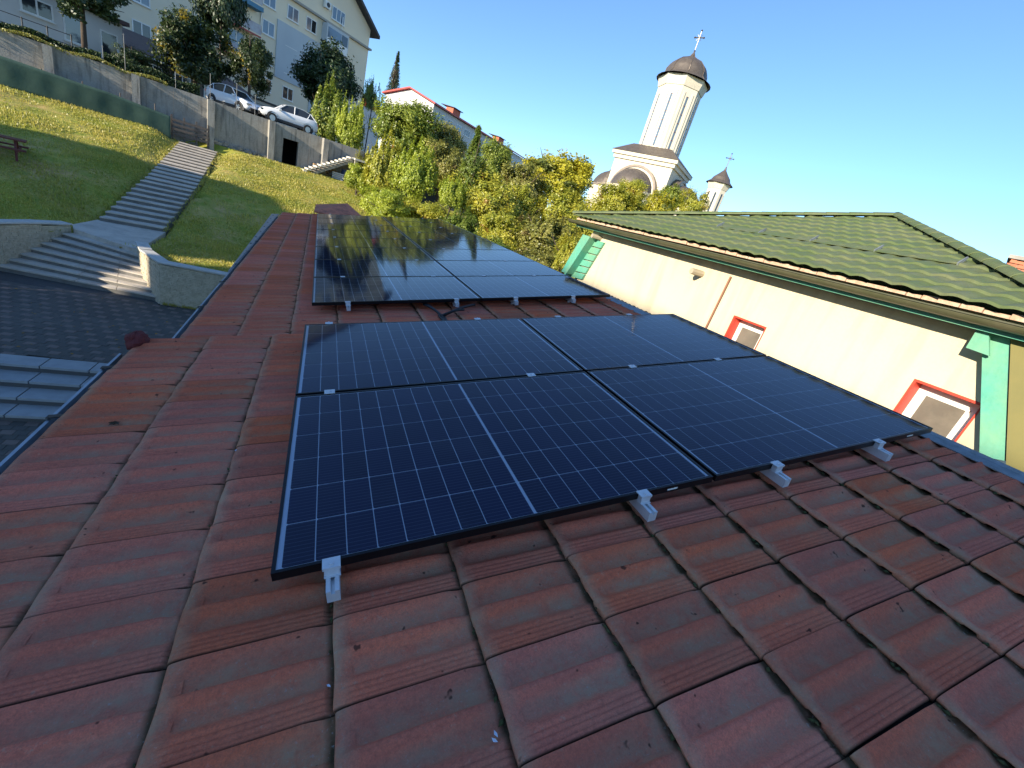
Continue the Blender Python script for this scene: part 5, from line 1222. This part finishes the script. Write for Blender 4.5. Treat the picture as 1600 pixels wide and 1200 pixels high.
def crown_mesh(kind, matname, var, n, leaf):
    k = (kind, matname, var, n)
    if k not in CROWN:
        base = (kind, var, n)
        if base not in CROWN: CROWN[base] = leaf_cloud("crown", kind, n, 100 + var * 7 + hash(kind) % 1 + len(kind), LEAF[matname], leaf)
        me = CROWN[base].copy(); me.materials.clear(); me.materials.append(LEAF[matname]); me.name = "crown"; CROWN[k] = me
    return CROWN[k]
LEAF = dict(
    olgreen=leaf_material('olive_green_leaf', (.15, .22, .028), (.36, .40, .055), .4, scale=2),
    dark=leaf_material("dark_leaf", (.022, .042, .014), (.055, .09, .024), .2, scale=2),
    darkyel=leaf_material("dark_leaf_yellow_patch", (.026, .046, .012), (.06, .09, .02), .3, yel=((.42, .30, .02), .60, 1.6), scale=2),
    green=leaf_material("green_leaf", (.11, .18, .025), (.26, .32, .05), .35, scale=2),
    olive=leaf_material("olive_leaf", (.16, .18, .035), (.36, .33, .07), .35, yel=((.24, .19, .06), .60, 3), scale=2),
    lime=leaf_material("lime_leaf", (.28, .36, .035), (.50, .54, .06), .4, scale=2),
    yellow=leaf_material("yellow_leaf", (.38, .38, .03), (.66, .58, .05), .4, yel=((.14, .17, .03), .55, 1.5), scale=2),
    yelgreen=leaf_material("yellow_green_leaf", (.26, .31, .035), (.56, .50, .055), .4, yel=((.38, .20, .04), .64, 2.5), scale=2))
tcount = 0
def tree(cx, cy, hw_, hh, D, kind, mt, label, name="tree", var=None, n=11000, leaf=.05, grp=None, ground=-4.0, group=None):
    """pixel centre, half width and half height in pixels, distance"""
    global tcount; tcount += 1; var = tcount % 3 if var is None else var
    p = at(cx, cy, D); depth = float(RW[2] @ (np.array(p) - CAM)); k = depth / FPX; n = int(n * 1.5); leaf = leaf * .8
    az = abs(cx - 800) / FPX; rx = hw_ * k; rz = hh * k * 1.0
    t = thing(name, label, "tree" if name != "bush" else "bush", (p[0], p[1], ground))
    if group: t['group'] = group
    c = link("crown", crown_mesh(kind, mt, var, n, leaf), t)
    c.location = (0, 0, p[2] - ground); c.scale = (rx * .95, rx * .95, rz * .88); c.rotation_euler = (0, 0, random.uniform(0, 6))
    h = p[2] - ground; r0 = max(.06, .05 * rx + .03)
    tr = MB(); lean = (random.gauss(0, .04) * h, random.gauss(0, .04) * h)
    tr.tube([(0, 0, 0), (lean[0] * .4, lean[1] * .4, h * .5), (lean[0], lean[1], h + rz * .2), (lean[0] * 1.3, lean[1] * 1.3, h + rz * .75)], [r0, r0 * .8, r0 * .5, r0 * .15], 7)
    for q in range(7):
        a = random.uniform(0, 2 * PI); zz = h * random.uniform(.75, 1.05); e = rx * random.uniform(.5, .85)
        tr.tube([(lean[0], lean[1], zz), (lean[0] + math.cos(a) * e * .5, lean[1] + math.sin(a) * e * .5, zz + rz * .25), (lean[0] + math.cos(a) * e, lean[1] + math.sin(a) * e, zz + rz * random.uniform(.3, .7))], [r0 * .4, r0 * .25, r0 * .08], 5)
    tr.build("trunk", M_BARK, t, smooth=True); return t
G2 = 2.6
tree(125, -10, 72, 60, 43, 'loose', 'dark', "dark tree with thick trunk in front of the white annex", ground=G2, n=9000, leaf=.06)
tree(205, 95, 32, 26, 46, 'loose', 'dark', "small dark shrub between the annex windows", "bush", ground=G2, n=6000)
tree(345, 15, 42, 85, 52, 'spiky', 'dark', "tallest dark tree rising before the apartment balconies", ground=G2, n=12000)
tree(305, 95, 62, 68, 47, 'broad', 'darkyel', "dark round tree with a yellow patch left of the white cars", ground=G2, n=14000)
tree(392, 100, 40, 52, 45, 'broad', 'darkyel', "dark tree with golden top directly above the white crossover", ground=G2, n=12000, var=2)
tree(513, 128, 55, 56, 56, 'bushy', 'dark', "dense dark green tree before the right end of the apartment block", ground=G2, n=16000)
tree(578, 160, 17, 32, 66, 'spiky', 'green', "narrow dark cypress-like tree between the block and the red roofs", ground=-2, n=7000)
tree(618, 116, 17, 34, 125, 'conifer', 'dark', "lone spruce tip standing above the red roof", ground=5, n=5000, leaf=.07)
tree(515, 195, 38, 60, 45, 'spiky', 'olgreen', "light green tree behind the parked crossover's tail", ground=G2 - 2, n=12000)
tree(548, 215, 30, 52, 43, 'spiky', 'lime', "yellow-green young tree beside the outside stair", ground=0, n=9000)
tree(632, 208, 60, 54, 42, 'bushy', 'olgreen', "large rounded green tree under the pale gable", ground=-3, n=18000)
tree(600, 275, 38, 62, 36, 'spiky', 'yelgreen', "yellow-green tree at the deck of the outside stair", ground=-3, n=12000)
tree(695, 238, 40, 46, 44, 'bushy', 'olive', "olive tree with golden top in front of the long block's first windows", ground=-3, n=12000)
tree(735, 262, 40, 66, 33, 'conifer', 'green', "pointed green conifer in the middle of the thicket", ground=-4, n=14000, leaf=.05)
tree(648, 280, 44, 54, 31, 'spiky', 'lime', "bright green leafy tree just above the far end of the panels", ground=-4, n=13000)
tree(704, 312, 28, 34, 24, 'spiky', 'lime', "small lime-green tree touching the far corner of the panels", ground=-4, n=9000)
tree(765, 262, 40, 48, 38, 'bushy', 'olgreen', "green tree right of the conifer under the long block", ground=-4, n=12000)
tree(765, 330, 50, 52, 25, 'bushy', 'yelgreen', "yellowish tree in front of the conifer", ground=-4.3, n=14000)
tree(872, 290, 70, 52, 36, 'bushy', 'yellow', "big golden-yellow tree left of the church apse", ground=-4, n=20000)
tree(815, 340, 46, 52, 27, 'bushy', 'yelgreen', "yellowish-green tree below the golden tree", ground=-4.3, n=14000)
tree(880, 345, 56, 46, 28, 'bushy', 'yelgreen', "yellow-green tree at the left corner of the green roof", ground=-4.3, n=15000)
tree(850, 385, 62, 50, 19, 'spiky', 'olive', "olive bush along the panels' right edge", "bush", ground=-4.4, n=15000)
tree(790, 375, 50, 40, 20, 'bushy', 'yelgreen', "light yellow-green bush close behind the far panels", "bush", ground=-4.4, n=12000)
tree(720, 365, 48, 36, 22, 'spiky', 'green', "green bush behind the farthest panel row", "bush", ground=-4.4, n=12000)
tree(890, 410, 40, 42, 15, 'spiky', 'yelgreen', "leafy bush at the teal end of the cream wall", "bush", ground=-4.4, n=12000, leaf=.045)
tree(965, 322, 42, 34, 32, 'bushy', 'yelgreen', "yellowish tree in front of the church apse", ground=-4, n=12000)
tree(1028, 328, 34, 28, 30, 'spiky', 'yellow', "golden shrub crown right below the church tower", ground=-4, n=8000)
tree(1082, 324, 30, 34, 30, 'loose', 'yelgreen', "sparse yellow-green tree by the church's shaded side", ground=-4, n=4500)
tree(610, 325, 40, 30, 26, 'bushy', 'lime', "low bright bush at the small red tile roof", "bush", ground=-4.3, n=9000)
tree(560, 262, 14, 28, 41, 'spiky', 'olive', "thin olive sapling behind the deck posts", "bush", ground=-2, n=4000)
for (cx, cy, hw_, hh, D, kd, mt, lb) in (
    (600, 330, 46, 40, 30, 'bushy', 'lime', "green thicket bush left of the lime tree behind the panels"),
    (668, 345, 50, 34, 27, 'bushy', 'yelgreen', "yellow-green bush low behind the middle of the panel rows"),
    (745, 300, 52, 44, 34, 'bushy', 'yelgreen', "full yellow-green tree filling the thicket behind the conifer"),
    (690, 270, 46, 50, 38, 'bushy', 'olive', "olive tree standing behind the bright green leafy tree"),
    (820, 300, 50, 44, 32, 'bushy', 'olive', "olive tree between the conifer and the golden tree"),
    (930, 345, 50, 40, 33, 'bushy', 'yelgreen', "yellow-green tree right of the golden tree, before the apse wall"),
    (845, 425, 50, 36, 16, 'bushy', 'olive', "low olive bush beside the cream wall's far end"),
    (925, 380, 50, 40, 22, 'bushy', 'yelgreen', "bush peeping over the far corner of the green roof"),
    (770, 400, 46, 30, 18, 'bushy', 'green', "low green bush hugging the right edge of the far panels"),
    (1000, 345, 50, 30, 36, 'bushy', 'yelgreen', "yellow-green tree at the foot of the church"),
    (985, 304, 30, 26, 34, 'bushy', 'yelgreen', "yellow-green crown hiding the foot of the apse wall"),
    (1048, 312, 28, 24, 33, 'bushy', 'olgreen', "green crown between the apse and the sparse tree"),
    (560, 285, 26, 30, 37, 'bushy', 'lime', "lime bush at the lawn's right end below the deck")):
    tree(cx, cy, hw_, hh, D, kd, mt, lb, "bush" if "bush" in lb else "tree", ground=-4.4, n=12000)
# hedge on top of the wall, left
def hedge(label, s0, s1, w_, z0, h, n, mt):
    r = rng; s = r.uniform(s0, s1, n); ww = r.normal(w_, .22, n); z = z0 + h * r.random(n) ** .7 + .1 * np.sin(s * 2.5)
    p = np.array([CAM[0], CAM[1]])[None] + nW[None] * (39 - ww)[:, None] + tW[None] * s[:, None]
    P = np.concatenate([p, z[:, None]], 1); nr = r.normal(0, 1, (n, 3)); nr /= np.linalg.norm(nr, axis=1, keepdims=True); a = np.cross(nr, r.normal(0, 1, (n, 3))); a /= np.linalg.norm(a, axis=1, keepdims=True); b = np.cross(nr, a); sz = r.uniform(.03, .07, (n, 1))
    V = np.stack([P - a * sz, P + b * sz * .6, P + a * sz, P - b * sz * .6], 1); me = bpy.data.meshes.new("hedge"); me.vertices.add(n * 4); me.vertices.foreach_set("co", V.reshape(-1)); me.loops.add(n * 4); me.loops.foreach_set("vertex_index", np.arange(n * 4, dtype=np.int32))
    me.polygons.add(n); me.polygons.foreach_set("loop_start", np.arange(0, n * 4, 4, dtype=np.int32)); me.materials.append(LEAF[mt]); me.update(); me.validate()
    tag(link("hedge", me), label, "hedge")
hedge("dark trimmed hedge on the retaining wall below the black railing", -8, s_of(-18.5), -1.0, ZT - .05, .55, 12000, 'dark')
hedge("ragged dark undergrowth on the wall before the brown annex", s_of(-18.3), s_of(-11.5), -1.2, ZT - .05, .7, 12000, 'dark')
hedge("fringe of dry weeds along the wall's top edge", -8, s_of(-14), -.15, ZT + .02, .16, 3500, 'olive')
